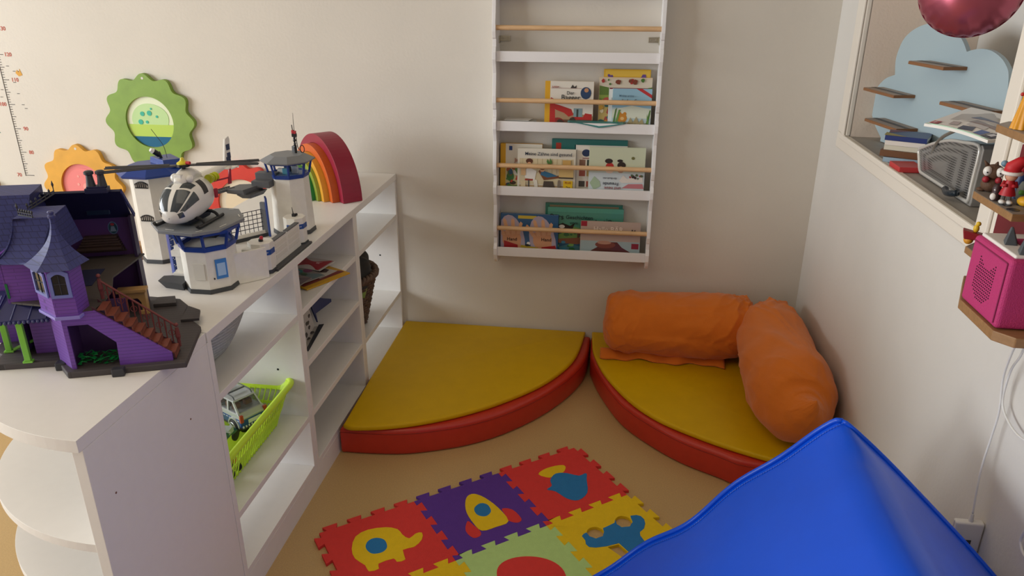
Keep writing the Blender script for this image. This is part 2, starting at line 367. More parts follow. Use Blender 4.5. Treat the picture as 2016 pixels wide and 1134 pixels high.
tile(0,0,'r','red foam mat tile with a yellow elephant',[dict(name='elephant_inlay',c='y',pts=outl(eleph,0,0,2)),dict(name='ear_inlay',c='b',lift=2,pts=outl([(-1.3782,-1.2833,0.0110),(-1.3804,-1.2559,0.0110),(-1.3630,-1.2398,0.0110),(-1.3364,-1.2442,0.0110),(-1.3200,-1.2713,0.0110),(-1.3270,-1.2940,0.0110),(-1.3543,-1.3032,0.0110)],0,0))])
tile(1,0,'p','purple foam mat tile with a yellow rocket',[dict(name='fin_inlay',c='r',pts=outl([(-1.1179,-1.1321,0.0110),(-1.1154,-1.1740,0.0110),(-1.0880,-1.2006,0.0110),(-1.0692,-1.1882,0.0110),(-1.0744,-1.1683,0.0110),(-1.0981,-1.1464,0.0110)],1,0,3)),
 dict(name='fin_inlay',c='r',pts=outl([(-1.0261,-1.0619,0.0110),(-0.9941,-1.0620,0.0110),(-0.9622,-1.0999,0.0110),(-0.9722,-1.1186,0.0110),(-1.0003,-1.1122,0.0110),(-1.0137,-1.0870,0.0110)],1,0,3)),
 dict(name='rocket_inlay',c='y',lift=1.5,pts=outl([(-1.1407,-1.0506,0.0110),(-1.1399,-1.0178,0.0110),(-1.1215,-1.0038,0.0110),(-1.0861,-1.0178,0.0110),(-1.0381,-1.0591,0.0110),(-0.9987,-1.1154,0.0110),(-1.0304,-1.1454,0.0110),(-1.0689,-1.1675,0.0110),(-1.0996,-1.1381,0.0110),(-1.1281,-1.0941,0.0110)],1,0,3)),
 dict(name='porthole_inlay',c='b',lift=2,pts=outl([(-1.1092,-1.0736,0.0110),(-1.0958,-1.0471,0.0110),(-1.0718,-1.0502,0.0110),(-1.0564,-1.0797,0.0110),(-1.0684,-1.1043,0.0110),(-1.0949,-1.1010,0.0110)],1,0))])
tile(2,0,'r','red foam mat tile with a blue and yellow fish shape',[dict(name='wing_inlay',c='y',pts=outl([(-0.9356,-0.8754,0.0110),(-0.9142,-0.8411,0.0110),(-0.8724,-0.8171,0.0110),(-0.8520,-0.8217,0.0110),(-0.8571,-0.8541,0.0110),(-0.8810,-0.8647,0.0110),(-0.8974,-0.8886,0.0110)],2,0,3)),
 dict(name='body_inlay',c='b',lift=1.5,pts=outl([(-0.8951,-0.9004,0.0110),(-0.8810,-0.8647,0.0110),(-0.8445,-0.8575,0.0110),(-0.8071,-0.8657,0.0110),(-0.7834,-0.8489,0.0110),(-0.7805,-0.8843,0.0110),(-0.7753,-0.9477,0.0110),(-0.8003,-0.9890,0.0110),(-0.8356,-0.9865,0.0110),(-0.8734,-0.9566,0.0110),(-0.9008,-0.9507,0.0110),(-0.8877,-0.9293,0.0110)],2,0,3))])
wh1=outl([(-0.7689,-1.1297,0.0110),(-0.7603,-1.1118,0.0110),(-0.7411,-1.1050,0.0110),(-0.7214,-1.1190,0.0110),(-0.7236,-1.1399,0.0110),(-0.7423,-1.1515,0.0110),(-0.7616,-1.1452,0.0110)],2,1)
wh2=outl([(-0.6880,-1.0633,0.0110),(-0.6752,-1.0467,0.0110),(-0.6527,-1.0479,0.0110),(-0.6400,-1.0670,0.0110),(-0.6474,-1.0859,0.0110),(-0.6695,-1.0924,0.0110),(-0.6845,-1.0801,0.0110)],2,1)
win=px2tile([(-0.7145,-1.1843,0.0110),(-0.6773,-1.1665,0.0110),(-0.6639,-1.1796,0.0110),(-0.6455,-1.2026,0.0110),(-0.6665,-1.2223,0.0110)],2,1)
car=px2tile([(-0.7821,-1.1505,0.0110),(-0.7782,-1.1410,0.0110),(-0.7698,-1.1332,0.0110),(-0.7604,-1.1483,0.0110),(-0.7422,-1.1547,0.0110),(-0.7230,-1.1423,0.0110),(-0.7197,-1.1229,0.0110),(-0.7234,-1.1084,0.0110),(-0.7054,-1.0932,0.0110),(-0.6901,-1.0791,0.0110),(-0.6891,-1.0652,0.0110),(-0.6834,-1.0850,0.0110),(-0.6695,-1.0958,0.0110),(-0.6463,-1.0892,0.0110),(-0.6378,-1.0684,0.0110),(-0.6421,-1.0525,0.0110),(-0.6443,-1.0415,0.0110),(-0.6273,-1.0356,0.0110),(-0.6133,-1.0389,0.0110),(-0.6041,-1.0516,0.0110),(-0.6012,-1.0701,0.0110),(-0.6051,-1.0927,0.0110),(-0.6175,-1.1102,0.0110),(-0.6167,-1.1249,0.0110),(-0.6048,-1.1476,0.0110),(-0.5842,-1.1708,0.0110),(-0.6114,-1.2032,0.0110),(-0.6457,-1.2307,0.0110),(-0.6644,-1.2296,0.0110),(-0.6450,-1.2033,0.0110),(-0.6768,-1.1656,0.0110),(-0.7108,-1.1830,0.0110),(-0.7409,-1.1927,0.0110),(-0.7596,-1.1930,0.0110),(-0.7692,-1.1825,0.0110),(-0.7715,-1.1668,0.0110)],2,1)
win=px2tile([(-0.7080,-1.1850,0.0110),(-0.6773,-1.1696,0.0110),(-0.6476,-1.2029,0.0110),(-0.6644,-1.2228,0.0110)],2,1)
tile(2,1,'y','yellow foam mat tile with a blue car and open wheel holes',[dict(name='car_inlay',c='b',pts=car),dict(name='h',c='b',pts=wh1,hole=2),dict(name='h',c='b',pts=wh2,hole=2),dict(name='h',c='b',pts=win,hole=2)])
tile(1,1,'g','light green foam mat tile with a large red oval',[dict(name='oval_inlay',c='r',pts=[(.47+.30*cos(a)+.04*cos(2*a),.57+.34*sin(a)) for a in [2*PI*i/48 for i in range(48)]])])
tile(0,1,'y','plain yellow foam mat tile at the lower edge, left of the light green tile',[dict(name='disc_inlay',c='g',pts=circ(.5,.55,.25,32))])
# ------------------------------------------------------------------ blue vinyl wedge
blue=M('#0050da',.32,var=.05,scale=6,bump=.12,bscale=40,spec=.38); blue2=M('#2c5cd0',.4)
A_=Vector((-.286,-1.582,.7)); Lf_=Vector((-.87,-1.468,.0)); Rt=A_+(Vector((-.05,-1.757,.508))-A_)*1.13; B_end=A_.lerp(Vector((-0.2818,-2.0050,0.7120)),2.6); R_end=Vector((-.02,B_end.y,.46)); L_end=Vector((-.98,B_end.y,0))
t=thing('foam_wedge','large blue vinyl covered foam wedge with a stitched edge, in front of the right wall','play wedge',(-.4,-1.9,0))
def leftface(u,v):
    # u: 0 at the ridge .. 1 at the floor ; v: 0 far edge .. 1 near end
    top=A_.lerp(B_end,v); bot=Lf_.lerp(L_end,v); q=top.lerp(bot,u)
    bul=.030*sin(PI*u)*(.6+.4*sin(6*v+1))+.006*sin(13*u+3)*(1-v)
    q+=Vector((-.6,0,.75))*bul*(.35+.65*min(1,v*4))
    q.y+=(.014*sin(11*u)+.008*sin(23*u+1))*(1-v); q.z=max(q.z,.001)
    return q
def rightface(u,v):
    top=A_.lerp(B_end,v); bot=Rt.lerp(R_end,v); q=top.lerp(bot,u)
    q.z+=-.010*sin(PI*min(1,u*3))*(v*4 if v<.25 else 1)+.012*sin(PI*u)
    q.y+=.006*sin(9*u)*(1-v)
    return q
def section(s,v): # s: 0 floor .. .7 ridge .. 1 right edge
    return leftface(1-s/.7,v) if s<.7 else rightface((s-.7)/.3,v)
def cover_(u,v):
    w_=.045*min(1,v*10+.25); w_=min(w_,u*.99,(1-u)*.99)
    return sum((section(u+w_*k/3,v) for k in (-3,-2,-1,0,1,2,3)),Vector())/7
b=B(); b.grid(cover_,90,40)
lo=[leftface(i/40,0) for i in range(41)]; ro=[rightface(i/24,0) for i in range(25)]
ln=[leftface(i/40,1) for i in range(41)]; rn=[rightface(i/24,1) for i in range(25)]
cfar=Vector((-.3,-1.45,0)); 
def fan(edge,foot):
    vs=list(edge)+[Vector((q.x,q.y,0.0)) for q in edge]; n=len(edge)
    b.raw(vs,[(i,i+1,n+i+1,n+i) for i in range(n-1)])
fan([cover_(i/90,0) for i in range(91)],0);fan([cover_(i/90,1) for i in range(91)],0); fan([rightface(1,i/40) for i in range(41)],0)
b.build('cover',blue,t,smooth=True,angle=60)
hem=[cover_(.7*(1-i/80),0)+Vector((0,.004,.003)) for i in range(81)]
B().tube(hem,.0055,8).build('piping',blue,t,smooth='all')
stt=B()
for i in range(150):
    u=(i+.2)/150; a=leftface(u,.012); c=leftface(u+.004,.012); n=Vector((-.6,.1,.8))*.0012
    stt.tube([a+n,c+n],.0011,5)
stt.build('stitching',blue2,t)
B().tube([cover_(.7+.3*i/40,0)+Vector((0,.004,.002)) for i in range(41)],.0045,8).build('piping',blue,t,smooth='all')
# ------------------------------------------------------------------ book ledge on the wall
shw=M('#eceaea',.4); rodm=M('#d8b184',.5,var=.12,scale=14,kind='wood')
BX0,BX1=-1.189,-.609; BF=-.092
bs=thing('wall_book_rack','white wall book rack with scalloped sides and wooden rods','book rack',(-.9,-.04,.43))
LED=[.468,.716,.963,1.212,1.46]; RODS=[.583,.832,1.075,1.328,1.57]
def sidepts(x):
    # scalloped front outline: bulges at every rod and lip
    pts=[]; z=.428
    pts.append((x,-.02,z)); 
    ctl=[(.44,.075),(.462,.108),(.500,.108)]
    prof=[]
    zz=.44
    for k in range(5):
        b0=LED[k]-.012
        prof+=[(b0,.098),(b0+.02,.106),(b0+.045,.106),(b0+.062,.097),(b0+.064,.092),(b0+.09,.091),(b0+.093,.098),(b0+.115,.105),(b0+.14,.105),(b0+.18,.097),(b0+.22,.091)]
    out=[(x,0.0,.43),(x,-.06,.432),(x,-.09,.445)]+[(x,-d,z) for z,d in prof]+[(x,-.08,1.7),(x,0,1.72)]
    return out
for x in (BX0-.013,BX1): B().prism(sidepts(x),(.013,0,0)).build('side_panel',shw,bs,bevel=.0012)
for z in LED:
    B().box(BX0,BX1,BF,BF+.008,z,z+.036).build('ledge_lip',shw,bs,bevel=.001)
    B().box(BX0,BX1,BF+.008,-.001,z,z+.008).build('ledge',shw,bs)
for z in RODS: B().tube([(BX0,BF+.004,z),(BX1,BF+.004,z)],.0088,14).build('rod',rodm,bs,smooth=True)
metal=M('#b8b2a0',.35,metal=1)
for s,x in ((1,BX0),(-1,BX1)):
    q=B(); q.box(x,x+s*.04,-.006,-.002,1.277,1.295); q.box(x,x+s*.003,-.03,-.002,1.27,1.295)
    for k in (.012,.03): q.cyl((x+s*k,-.006,1.286),(x+s*k,-.0085,1.286),.004,seg=10)
    q.build('bracket',metal,bs,bevel=.0008)
# ------------------------------------------------------------------ books
def book(label,x0,x1,z0,z1,y,thick,cover,art=(),titles=(),lean=6,roll=0,spine=None,group='picture books in the wall rack',name='picture_book',yaw=0):
    w,h=x1-x0,z1-z0
    m=Matrix.Translation((x0,y,z0))@Matrix.Rotation(math.radians(yaw),4,'Z')@Matrix.Rotation(math.radians(roll),4,'Y')@Matrix.Rotation(math.radians(-lean),4,'X')
    t=thing(name,label,'book',group=group,mat=m)
    cm=M(cover,.3,coat=.2)
    b=B(); b.box(0,w,-.0012,0.0003,0,h); b.box(0,w,thick,thick+.0015,0,h); b.box(-.0015,0.0012,-.0012,thick+.0015,0,h)
    b.build('cover',M(spine or cover,.3,coat=.2) if spine else cm,t,world=False,bevel=.0006,seg=1)
    B().box(.002,w-.002,.0005,thick-.0002,.002,h-.002).build('pages',M('#e6e0d2',.8),t,world=False)
    if art or spine:
        ms=[];bb=B()
        lay=0
        for a in ([([(0.0,0),(1,0),(1,1),(0.0,1)],cover)] if spine else [])+list(art):
            pts,c=a[0],a[1]
            if c not in ms: ms.append(c)
            bb.m=ms.index(c); lay+=1; yy=-.0014-.00012*lay
            pp=[(min(1,max(0,q[0]))*w,yy,min(1,max(0,q[1]))*h) for q in pts]
            # drop repeated points after clamping
            cl=[pp[0]]
            for q in pp[1:]:
                if (Vector(q)-Vector(cl[-1])).length>1e-5: cl.append(q)
            if (Vector(cl[0])-Vector(cl[-1])).length<1e-5: cl.pop()
            if len(cl)>2: bb.prism(cl,(0,.0001,0))
        bb.build('cover_picture',[M(c,.35,coat=.2) for c in ms],t,world=False,weld=False)
    for tt in titles:
        body,cx,cz,size,col=tt[:5]; rot=tt[5] if len(tt)>5 else 0
        mm=m@Matrix.Translation((cx*w,-.0014-.00012*(len(art)+3),cz*h))@Matrix.Rotation(PI/2,4,'X')@Matrix.Rotation(math.radians(rot),4,'Z')
        text(body,size,mm,M(col,.5),t,'title',off=size*.004)
    return t
def EL(cx,cy,rx,ry=None,n=20,a0=0,a1=2*PI): return [(cx+rx*cos(a0+(a1-a0)*i/n),cy+(ry or rx)*sin(a0+(a1-a0)*i/n)) for i in range(n+(0 if a1-a0>6.2 else 1))]
def RC(x0,y0,x1,y1): return [(x0,y0),(x1,y0),(x1,y1),(x0,y1)]
def blobs(seed,n,cols,x0,y0,x1,y1,r):
    rd=random.Random(seed); out=[]
    for i in range(n):
        cx=rd.uniform(x0,x1); cy=rd.uniform(y0,y1); rr_=r*rd.uniform(.5,1.3); k=rd.randint(5,9); ph=rd.random()*6
        out.append(([(cx+rr_*(.7+.5*rd.random())*cos(ph+2*PI*j/k),cy+rr_*(.7+.5*rd.random())*sin(ph+2*PI*j/k)) for j in range(k)],rd.choice(cols)))
    return out
zl=lambda k:LED[k]+.0085
# row with the excavator book (ledge .963)
book('white book titled Der Bagger with a yellow spine and red excavator',-1.012,-.835,zl(2),1.143,-.064,.02,'#ded8cc',
 [(RC(-.02,0,.1,1),'#d9a31a'),(RC(.1,.0,1,.2),'#6b4a32'),([(.1,.2),(1,.2),(1,.28),(.1,.42)],'#a98b68'),(EL(.27,.12,.15,.12),'#8e2620'),([(.1,.12),(.22,.12),(.2,.62),(.12,.66),(.1,.6)],'#b5231f'),([(.1,.55),(.3,.5),(.55,.42),(.6,.3),(.5,.26),(.4,.34),(.1,.45)],'#b5231f'),
  (RC(.6,.24,.78,.44),'#7f9aa0'),(RC(.66,.26,.7,.42),'#32423f'),([(.56,.2),(.98,.2),(.98,.32),(.84,.34),(.8,.26),(.56,.26)],'#b5231f'),([(.5,.2),(.62,.1),(.95,.1),(.95,.19)],'#3c2c22'),(EL(.84,.76,.11,.125),'#1c3c63'),(EL(.85,.82,.045,.045),'#c08a62'),([(.92,0),(1,0),(1,.1)],'#1d55a0'),
  ([(.52,.86),(.64,.86),(.64,.92),(.6,.88),(.56,.93)],'#3a3230'),(RC(.12,.852,.75,.857),'#8a3030'),*blobs(3,14,['#5a3a26','#8d6c48','#3c2c22'],.3,.02,.95,.18,.06)],
 [('Der',.52,.755,.017,'#1b1b1b'),('Bagger',.53,.66,.026,'#1b1b1b'),('junior',.21,.885,.011,'#9a2a2a')],spine='#d9a31a')
book('yellow children book with bees, rearmost of the cluster at upper right',-.800,-.632,zl(2),1.185,-.032,.01,'#e0b12c',[(RC(.02,.88,.98,.98),'#e8c04a'),*blobs(8,6,['#6a4a92','#3a2c50'],.06,.8,.2,.9,.04),*blobs(9,6,['#6a4a92','#8b3a62'],.84,.78,.97,.9,.05)],[('Entdecke mit mir',.5,.8,.016,'#f3e9c0')],lean=4)
book('picture book with animals on a green meadow, second from the back at upper right',-.815,-.625,zl(2),1.158,-.045,.008,'#d5c0a4',[(RC(0,0,1,.6),'#c8b06a'),(RC(0,.72,1,.97),'#d3c9b6'),([(0,.6),(.25,.66),(.5,.62),(1,.72),(1,.82),(.7,.76),(.3,.78),(0,.84)],'#5d7a36'),([(0,.5),(.3,.55),(.6,.5),(1,.56),(1,.66),(0,.66)],'#88a04a'),*blobs(4,26,['#a4472d','#3c6b6a','#d0a03a','#7b3b28','#46702e','#b5524a','#e5d6b0'],.03,.05,.35,.6,.06),*blobs(5,8,['#a3302c','#46702e','#7b3b28'],.05,.86,.95,.95,.045)],[],lean=4.5)
book('small white title booklet with red edges behind the light blue book',-.778,-.64,zl(2),1.122,-.056,.005,'#dfe2e0',[(RC(0,.97,1,1),'#7c2036'),(RC(0,.68,.2,.7),'#7c2036')],[('4',.1,.93,.014,'#a02a2a'),('Sc',.13,.82,.016,'#a02a2a'),('M',.1,.74,.012,'#333333')],lean=5)
book('light blue book with a teddy in grass, front of the upper right cluster',-.765,-.624,zl(2),1.121,-.066,.009,'#b9cdd0',[(RC(0,.55,1,1),'#8fb7cc'),([(0,.5),(.5,.6),(1,.52),(1,.3),(0,.3)],'#d6dccb'),([(.6,1),(.75,1),(1,.86),(1,.78)],'#b53034'),(RC(0,0,1,.14),'#7e7a5a'),(EL(.26,.3,.13,.11),'#c8842e'),(EL(.2,.4,.045),'#c8842e'),(EL(.33,.4,.045),'#c8842e'),(EL(.27,.29,.05,.04),'#e2b878'),(EL(.27,.17,.1,.08),'#c8842e'),([(0,0),(.05,0),(.12,.55),(.08,.5)],'#4f7a38'),([(.04,0),(.1,0),(.22,.5),(.17,.5)],'#6d9448'),([(.84,0),(.92,0),(.99,.5),(.96,.5)],'#4f7a38'),([(.9,0),(.98,0),(.9,.42)],'#6d9448'),(EL(.75,.06,.09,.07),'#b5392a'),([(.4,.16),(.48,.32),(.55,.2),(.63,.34),(.7,.2),(.78,.3),(.84,.16)],'#a89a72'),*blobs(12,30,['#55553a','#8d8a68','#3e4a2c'],.15,.02,.9,.16,.035)],
 [('Meine erste',.35,.83,.011,'#4a6a80'),('liebe See',.5,.7,.021,'#5a4a34')],lean=6)
def sheet(name,label,pts,mat,cat='paper',group=None,th=.0012):
    o=B().prism(pts,(0,0,th)).build(name,mat); return tag(o,label,cat,group)
sheet('leaflet','thin white leaflet lying on the rack ledge left of the excavator book',[(-1.165,-.075,1.0003),(-1.07,-.082,1.0003),(-1.06,-.03,1.0003),(-1.16,-.02,1.0003)],M('#cfcdc8',.5),group='leaflets on the rack ledge')
sheet('leaflet','grey printed leaflet under the white leaflet on the rack ledge',[(-1.16,-.088,.9995),(-1.04,-.088,.9995),(-1.045,-.04,.9991),(-1.15,-.03,.9991)],M('#8f9290',.5),group='leaflets on the rack ledge',th=-.0008)
def drape(u,v):
    x=-.925+.21*u; s=v*.06
    droop=max(0,1-abs(u-.55)/.5)
    return Vector((x,-.058-.04*v,1.001+.002-(.018*droop*v*v)+.001*sin(7*u)))
tag(B().grid(drape,20,8).build('leaflet',M('#3f8583',.4),smooth='all',solid=.0008),'dark teal glossy leaflet sagging over the rack lip','paper',group='leaflets on the rack ledge')
# middle row (ledge .716)
book('yellow spined book with children in a garden, left of the dentist book',-1.182,-1.022,zl(1),.905,-.045,.02,'#dcd6c8',[(RC(-.02,0,.12,1),'#d9a31a'),(RC(.12,.0,1,.12),'#6f8a46'),([(.12,.12),(1,.12),(1,.5),(.12,.56)],'#cbbf8e'),(RC(.2,.86,.28,.95),'#1c3c7a'),(EL(.24,.3,.09,.1),'#3a7a3c'),(EL(.2,.45,.06,.05),'#a3542c'),(EL(.4,.4,.09,.07),'#e0dcd0'),(EL(.3,.17,.08,.04),'#4a3a2a'),*blobs(21,22,['#55803c','#a3542c','#2d5b7a','#c8402c','#e8d8b0'],.15,.05,.6,.5,.05)],[('Die',.5,.74,.015,'#a0462c'),('Jahreszeiten',.63,.66,.019,'#a0462c')],spine='#d9a31a',lean=5)
book('dentist picture book titled Meine Zähne sind gesund',-1.112,-.892,zl(1),.893,-.070,.012,'#d9d3c4',
 [(RC(.03,.2,.97,.78),'#d2c4a0'),(RC(.03,.0,.97,.18),'#b59a74'),*[(RC(.08+.085*i,.45,.088+.085*i,.78),'#c3b48e') for i in range(11)],(RC(.02,.02,.95,.05),'#c7b48e'),
  (EL(.2,.72,.06,.06),'#5a3222'),(EL(.2,.66,.035,.04),'#d8a882'),([(.13,.34),(.3,.3),(.33,.5),(.2,.58),(.12,.52)],'#e9e6de'),([(.2,.32),(.34,.3),(.36,.12),(.3,.12),(.28,.26)],'#e3ded0'),(RC(.13,.28,.27,.32),'#a03a2c'),(RC(.185,.12,.205,.3),'#46464a'),(EL(.2,.11,.08,.03),'#3a3a3c'),
  ([(.36,.5),(.46,.3),(.74,.36),(.76,.42),(.5,.38),(.4,.54)],'#7a4a2c'),([(.4,.42),(.52,.36),(.7,.4),(.58,.46),(.42,.52)],'#2f6a8e'),(EL(.43,.53,.04,.045),'#d8a882'),(EL(.43,.56,.04,.03),'#7a4a20'),([(.44,.1),(.66,.1),(.62,.28),(.46,.28)],'#4a4038'),([(.7,.3),(.73,.3),(.73,.1),(.7,.1)],'#b5aa98'),(RC(.72,.38,.97,.56),'#d8b978'),(RC(.78,.64,.92,.76),'#c8a05c'),(RC(.72,.35,.97,.375),'#3a3028'),
  (RC(.8,.02,.96,.3),'#e3bd1c'),([(.5,.72),(.53,.66),(.58,.66),(.6,.72),(.56,.8),(.55,.7),(.52,.78)],'#4c7a3a'),([(.52,.62),(.58,.62),(.57,.67),(.53,.67)],'#a05a34'),(RC(.06,.4,.14,.62),'#d5b080'),(RC(.06,.14,.14,.26),'#d9c7a0'),*[(EL(.72+.015*i,.2,.02,.12,14),'#7e7264') for i in range(2)]],
 [('Meine Zähne sind gesund',.53,.885,.0175,'#1d2f45'),('PLUS',.88,.255,.011,'#a03020'),('2+',.885,.14,.016,'#2a2a2a')],lean=6)
book('tall teal picture book standing behind the middle row',-.985,-.70,zl(1),.925,-.022,.010,'#2f716c',[(RC(.05,.78,.12,.93),'#a83a2c'),(RC(.3,.8,.5,.9),'#1e4a4c')],[],lean=1)
book('white board book with a grid of small pictures, left of the pale green one',-.892,-.70,zl(1),.908,-.05,.022,'#ddd9d0',[(RC(.03,.02,.38,.98),'#e6e0d4'),(EL(.2,.84,.085,.075),'#22365c'),*[(RC(.07+.15*i,.58-.22*j,.19+.15*i,.70-.22*j),c) for (i,j,c) in ((0,0,'#8d6a5a'),(1,0,'#3e4a40'),(0,1,'#a8584a'),(1,1,'#c0a060'),(0,2,'#4a4642'),(1,2,'#a34a3a'))],*[(RC(.07,.12-.03*i,.36,.127-.03*i),'#8a8680') for i in range(4)]],[('junior',.2,.735,.011,'#9a3a3a')],lean=5)
book('pale green book with two ladybird children, standing upside down at the right end',-.84,-.632,zl(1),.907,-.074,.01,'#c7cdb2',
 [(RC(0,0,1,.5),'#cfdade'),(RC(0,.48,1,.56),'#c3cfc4'),(EL(.37,.6,.075,.09),'#b8322e'),(EL(.35,.72,.07,.05),'#2d2420'),(EL(.37,.52,.07,.05),'#ecd2bc'),(EL(.58,.64,.075,.07),'#2d2420'),(EL(.57,.55,.06,.07),'#c09a80'),(EL(.55,.73,.05,.03),'#2d2420'),(EL(.78,.79,.03),'#6b6a3a'),([(.6,.17),(1,.17),(.97,.27),(.72,.26)],'#c57a80'),([(.02,.26),(.1,.4),(.2,.3),(.22,.2),(.1,.12)],'#a9c0a2'),([(.55,.32),(.62,.44),(.7,.36),(.8,.46),(.88,.34),(.96,.44),(.98,.3),(.6,.28)],'#e4dcd4'),*blobs(33,9,['#3a2c2a','#a83a34','#5a6a48'],.58,.34,.96,.46,.028)],
 [('Spiel, Spaß',.42,.07,.018,'#2b3448',180),('und neue',.44,.165,.017,'#9a3a40',180),('Freunde',.4,.255,.018,'#2b3448',180),('Ein Buch mit',.38,.37,.010,'#3b4458',180)],lean=6)
# lower row (ledge .468)
handart=[]
def hand(cx,s,rt):
    out=[]
    sk='#d39a72'; 
    def tr(q): a=math.radians(rt); return (cx+(q[0]*cos(a)-q[1]*sin(a))*s*.8,.30+(q[0]*sin(a)+q[1]*cos(a))*s)
    out.append(([tr(q) for q in EL(0,.02,.27,.62)],'#b0a4b4'))
    out.append(([tr(q) for q in [(-.13,-.3),(.13,-.3),(.2,.05),(.17,.25),(-.17,.25),(-.2,.0)]],sk))
    for x,h,dx in ((-.16,.42,-.1),(-.06,.52,-.03),(.05,.5,.03),(.15,.4,.09)):
        out.append(([tr(q) for q in [(x-.04,.15),(x+.04,.15),(x+dx+.035,h),(x+dx,h+.05),(x+dx-.035,h)]],'#dba880'))
    return out
book('blue hand shaped board book with two raised hands and red sleeves',-1.18,-.952,zl(0),.632,-.062,.014,'#2a5a86',
 [([(0,0),(.2,0),(.3,.3),(.2,.5),(0,.6)],'#9a8fa2'),(RC(.3,.88,.62,.96),'#cdb53c'),*hand(.2,1.05,8),*hand(.74,1.05,10),([(.06,0),(.32,0),(.3,.2),(.06,.3)],'#a51c24'),([(.72,0),(1,0),(.96,.22),(.72,.16)],'#a51c24'),([(.34,.06),(.68,.03),(.66,.15),(.36,.2)],'#b59f2e'),(EL(.49,.24,.03,.05),'#e8e6e0'),(EL(.47,.2,.04,.03),'#26262a')],
 [('Hand',.2,.34,.019,'#3a2018'),('Hand',.8,.36,.019,'#3a2018')],lean=6)
book('green picture book peeking out behind Bärs Geschichten',-1.005,-.705,zl(0),.672,-.022,.010,'#2d7a66',[(RC(.05,.93,.95,.97),'#8a7a5a')],[],lean=1)
book('large green picture book titled Bärs Geschichten vom Starksein',-.995,-.70,zl(0),.66,-.040,.014,'#4f8f7a',
 [(RC(0,0,1,.25),'#2a5a7a'),(RC(0,.25,1,.5),'#5a7a3a'),([(0,.9),(1,.9),(1,1),(0,1)],'#57a08a'),([(0,.5),(.3,.6),(.6,.5),(1,.56),(1,.3),(0,.3)],'#6f9a4a'),([(.12,.6),(.2,.66),(.3,.6),(.36,.66),(.34,.55),(.28,.5),(.2,.48),(.14,.5)],'#2a1e1a'),(EL(.19,.58,.04,.04),'#e6e4de'),([(.4,.5),(.48,.6),(.55,.56),(.56,.3),(.4,.34)],'#5a3322'),([(.1,.3),(.5,.36),(.6,.28),(.4,.2),(.12,.22)],'#8a5232'),([(.14,.12),(.3,.2),(.5,.14),(.52,.06),(.2,.04)],'#4a7a86'),(RC(.12,0,.55,.05),'#2b7ab0'),*blobs(41,24,['#2f6a3e','#7fae5a','#24524a','#3f86a0'],.1,.05,.6,.5,.04)],
 [('Bärs',.12,.79,.031,'#16242a'),('Geschichten',.42,.79,.0215,'#16242a'),('vom',.35,.67,.018,'#16242a'),('Starksein',.66,.70,.031,'#16242a',9)],lean=4)
book('grey picture book titled Hallo BÄR with a brown bear',-.862,-.632,zl(0),.618,-.076,.008,'#b9a294',
 [(RC(0,0,1,.46),'#9fb2b4'),([(.12,0),(.14,.14),(.3,.3),(.38,.44),(.62,.44),(.7,.3),(.86,.16),(.93,0)],'#5f2c22'),(EL(.42,.36,.17,.1),'#7d4030'),(EL(.4,.42,.12,.05),'#b98a74'),(RC(0,.86,.1,1),'#9c1c2c'),(RC(0,0,.08,.09),'#9c1c2c'),(RC(.86,.27,.98,.42),'#8c2028'),(EL(.86,.72,.045,.05),'#1d1a2a'),([(.84,.75),(.86,.82),(.88,.76),(.91,.81),(.92,.74)],'#1d1a2a'),([(.3,.02),(.5,.06),(.5,.02)],'#55406a')],
 [('Hallo BÄR',.46,.785,.027,'#e8d8cc')],lean=7)
# ------------------------------------------------------------------ sun plaques on the back wall
def plaque(label,c,R,ri,ring,disc,extra,lobes=12,rot=0):
    t=thing('sun_wall_panel',label,'wall decoration',(c[0],0,c[1]),0,'flower shaped wooden wall panels')
    pts=[]
    for i in range(240):
        a=2*PI*i/240; r=R*(1+.062*cos(lobes*(a+rot))); pts.append((c[0]+r*cos(a),-.022,c[1]+r*sin(a)))
    hole=[(c[0]+ri*cos(2*PI*i/64),-.022,c[1]+ri*sin(2*PI*i/64)) for i in range(64)]
    B().prism(pts,(0,.021,0),[hole]).build('wooden_ring',M(ring,.5,var=.10,scale=16),t,bevel=.003)
    B().prism([(c[0]+ri*1.02*cos(2*PI*i/64),-.012,c[1]+ri*1.02*sin(2*PI*i/64)) for i in range(64)],(0,.011,0)).build('centre_disc',M(disc,.3,var=.03,scale=6),t)
    B().cyl((c[0],-.0225,c[1]+R*.96),(c[0],-.021,c[1]+R*.96),.005,seg=12).build('screw_hole',M('#d8d4cc',.5),t)
    for nm,pl,col,al in extra:
        B().prism([(c[0]+x*ri,-.0135-al,c[1]+z*ri) for x,z in pl],(0,.0014,0)).build(nm,M(col,.45,spec=.3),t)
    return t
seg_=[(cos(a),sin(a)) for a in [PI+.62+(PI-1.24)*i/24 for i in range(25)]]
plaque('large green scalloped wooden wall panel with a blue and pale green disc',(-2.628,.945),.182,.103,'#7ea03c','#dfe6c4',
 [('green_wash',[(.78*cos(a)+.02*sin(3*a),.1+.62*sin(a)) for a in [2*PI*i/40 for i in range(40)]],'#bfe0a0',.0),('green_band',[(.97*cos(a),.97*sin(a)) for a in [PI+.1+(PI-.2)*i/30 for i in range(31)]],'#b8d65e',.0003),('blue_liquid',[(.985*x,.985*z) for x,z in seg_],'#0a6288',.0008)]+
 [('dot',EL(x,z,r,r,12),'#3fb59c',.0016) for x,z,r in ((-.42,.0,.1),(-.3,.32,.09),(.0,.35,.1),(-.15,.0,.06),(.3,.22,.05),(.1,.52,.04))])
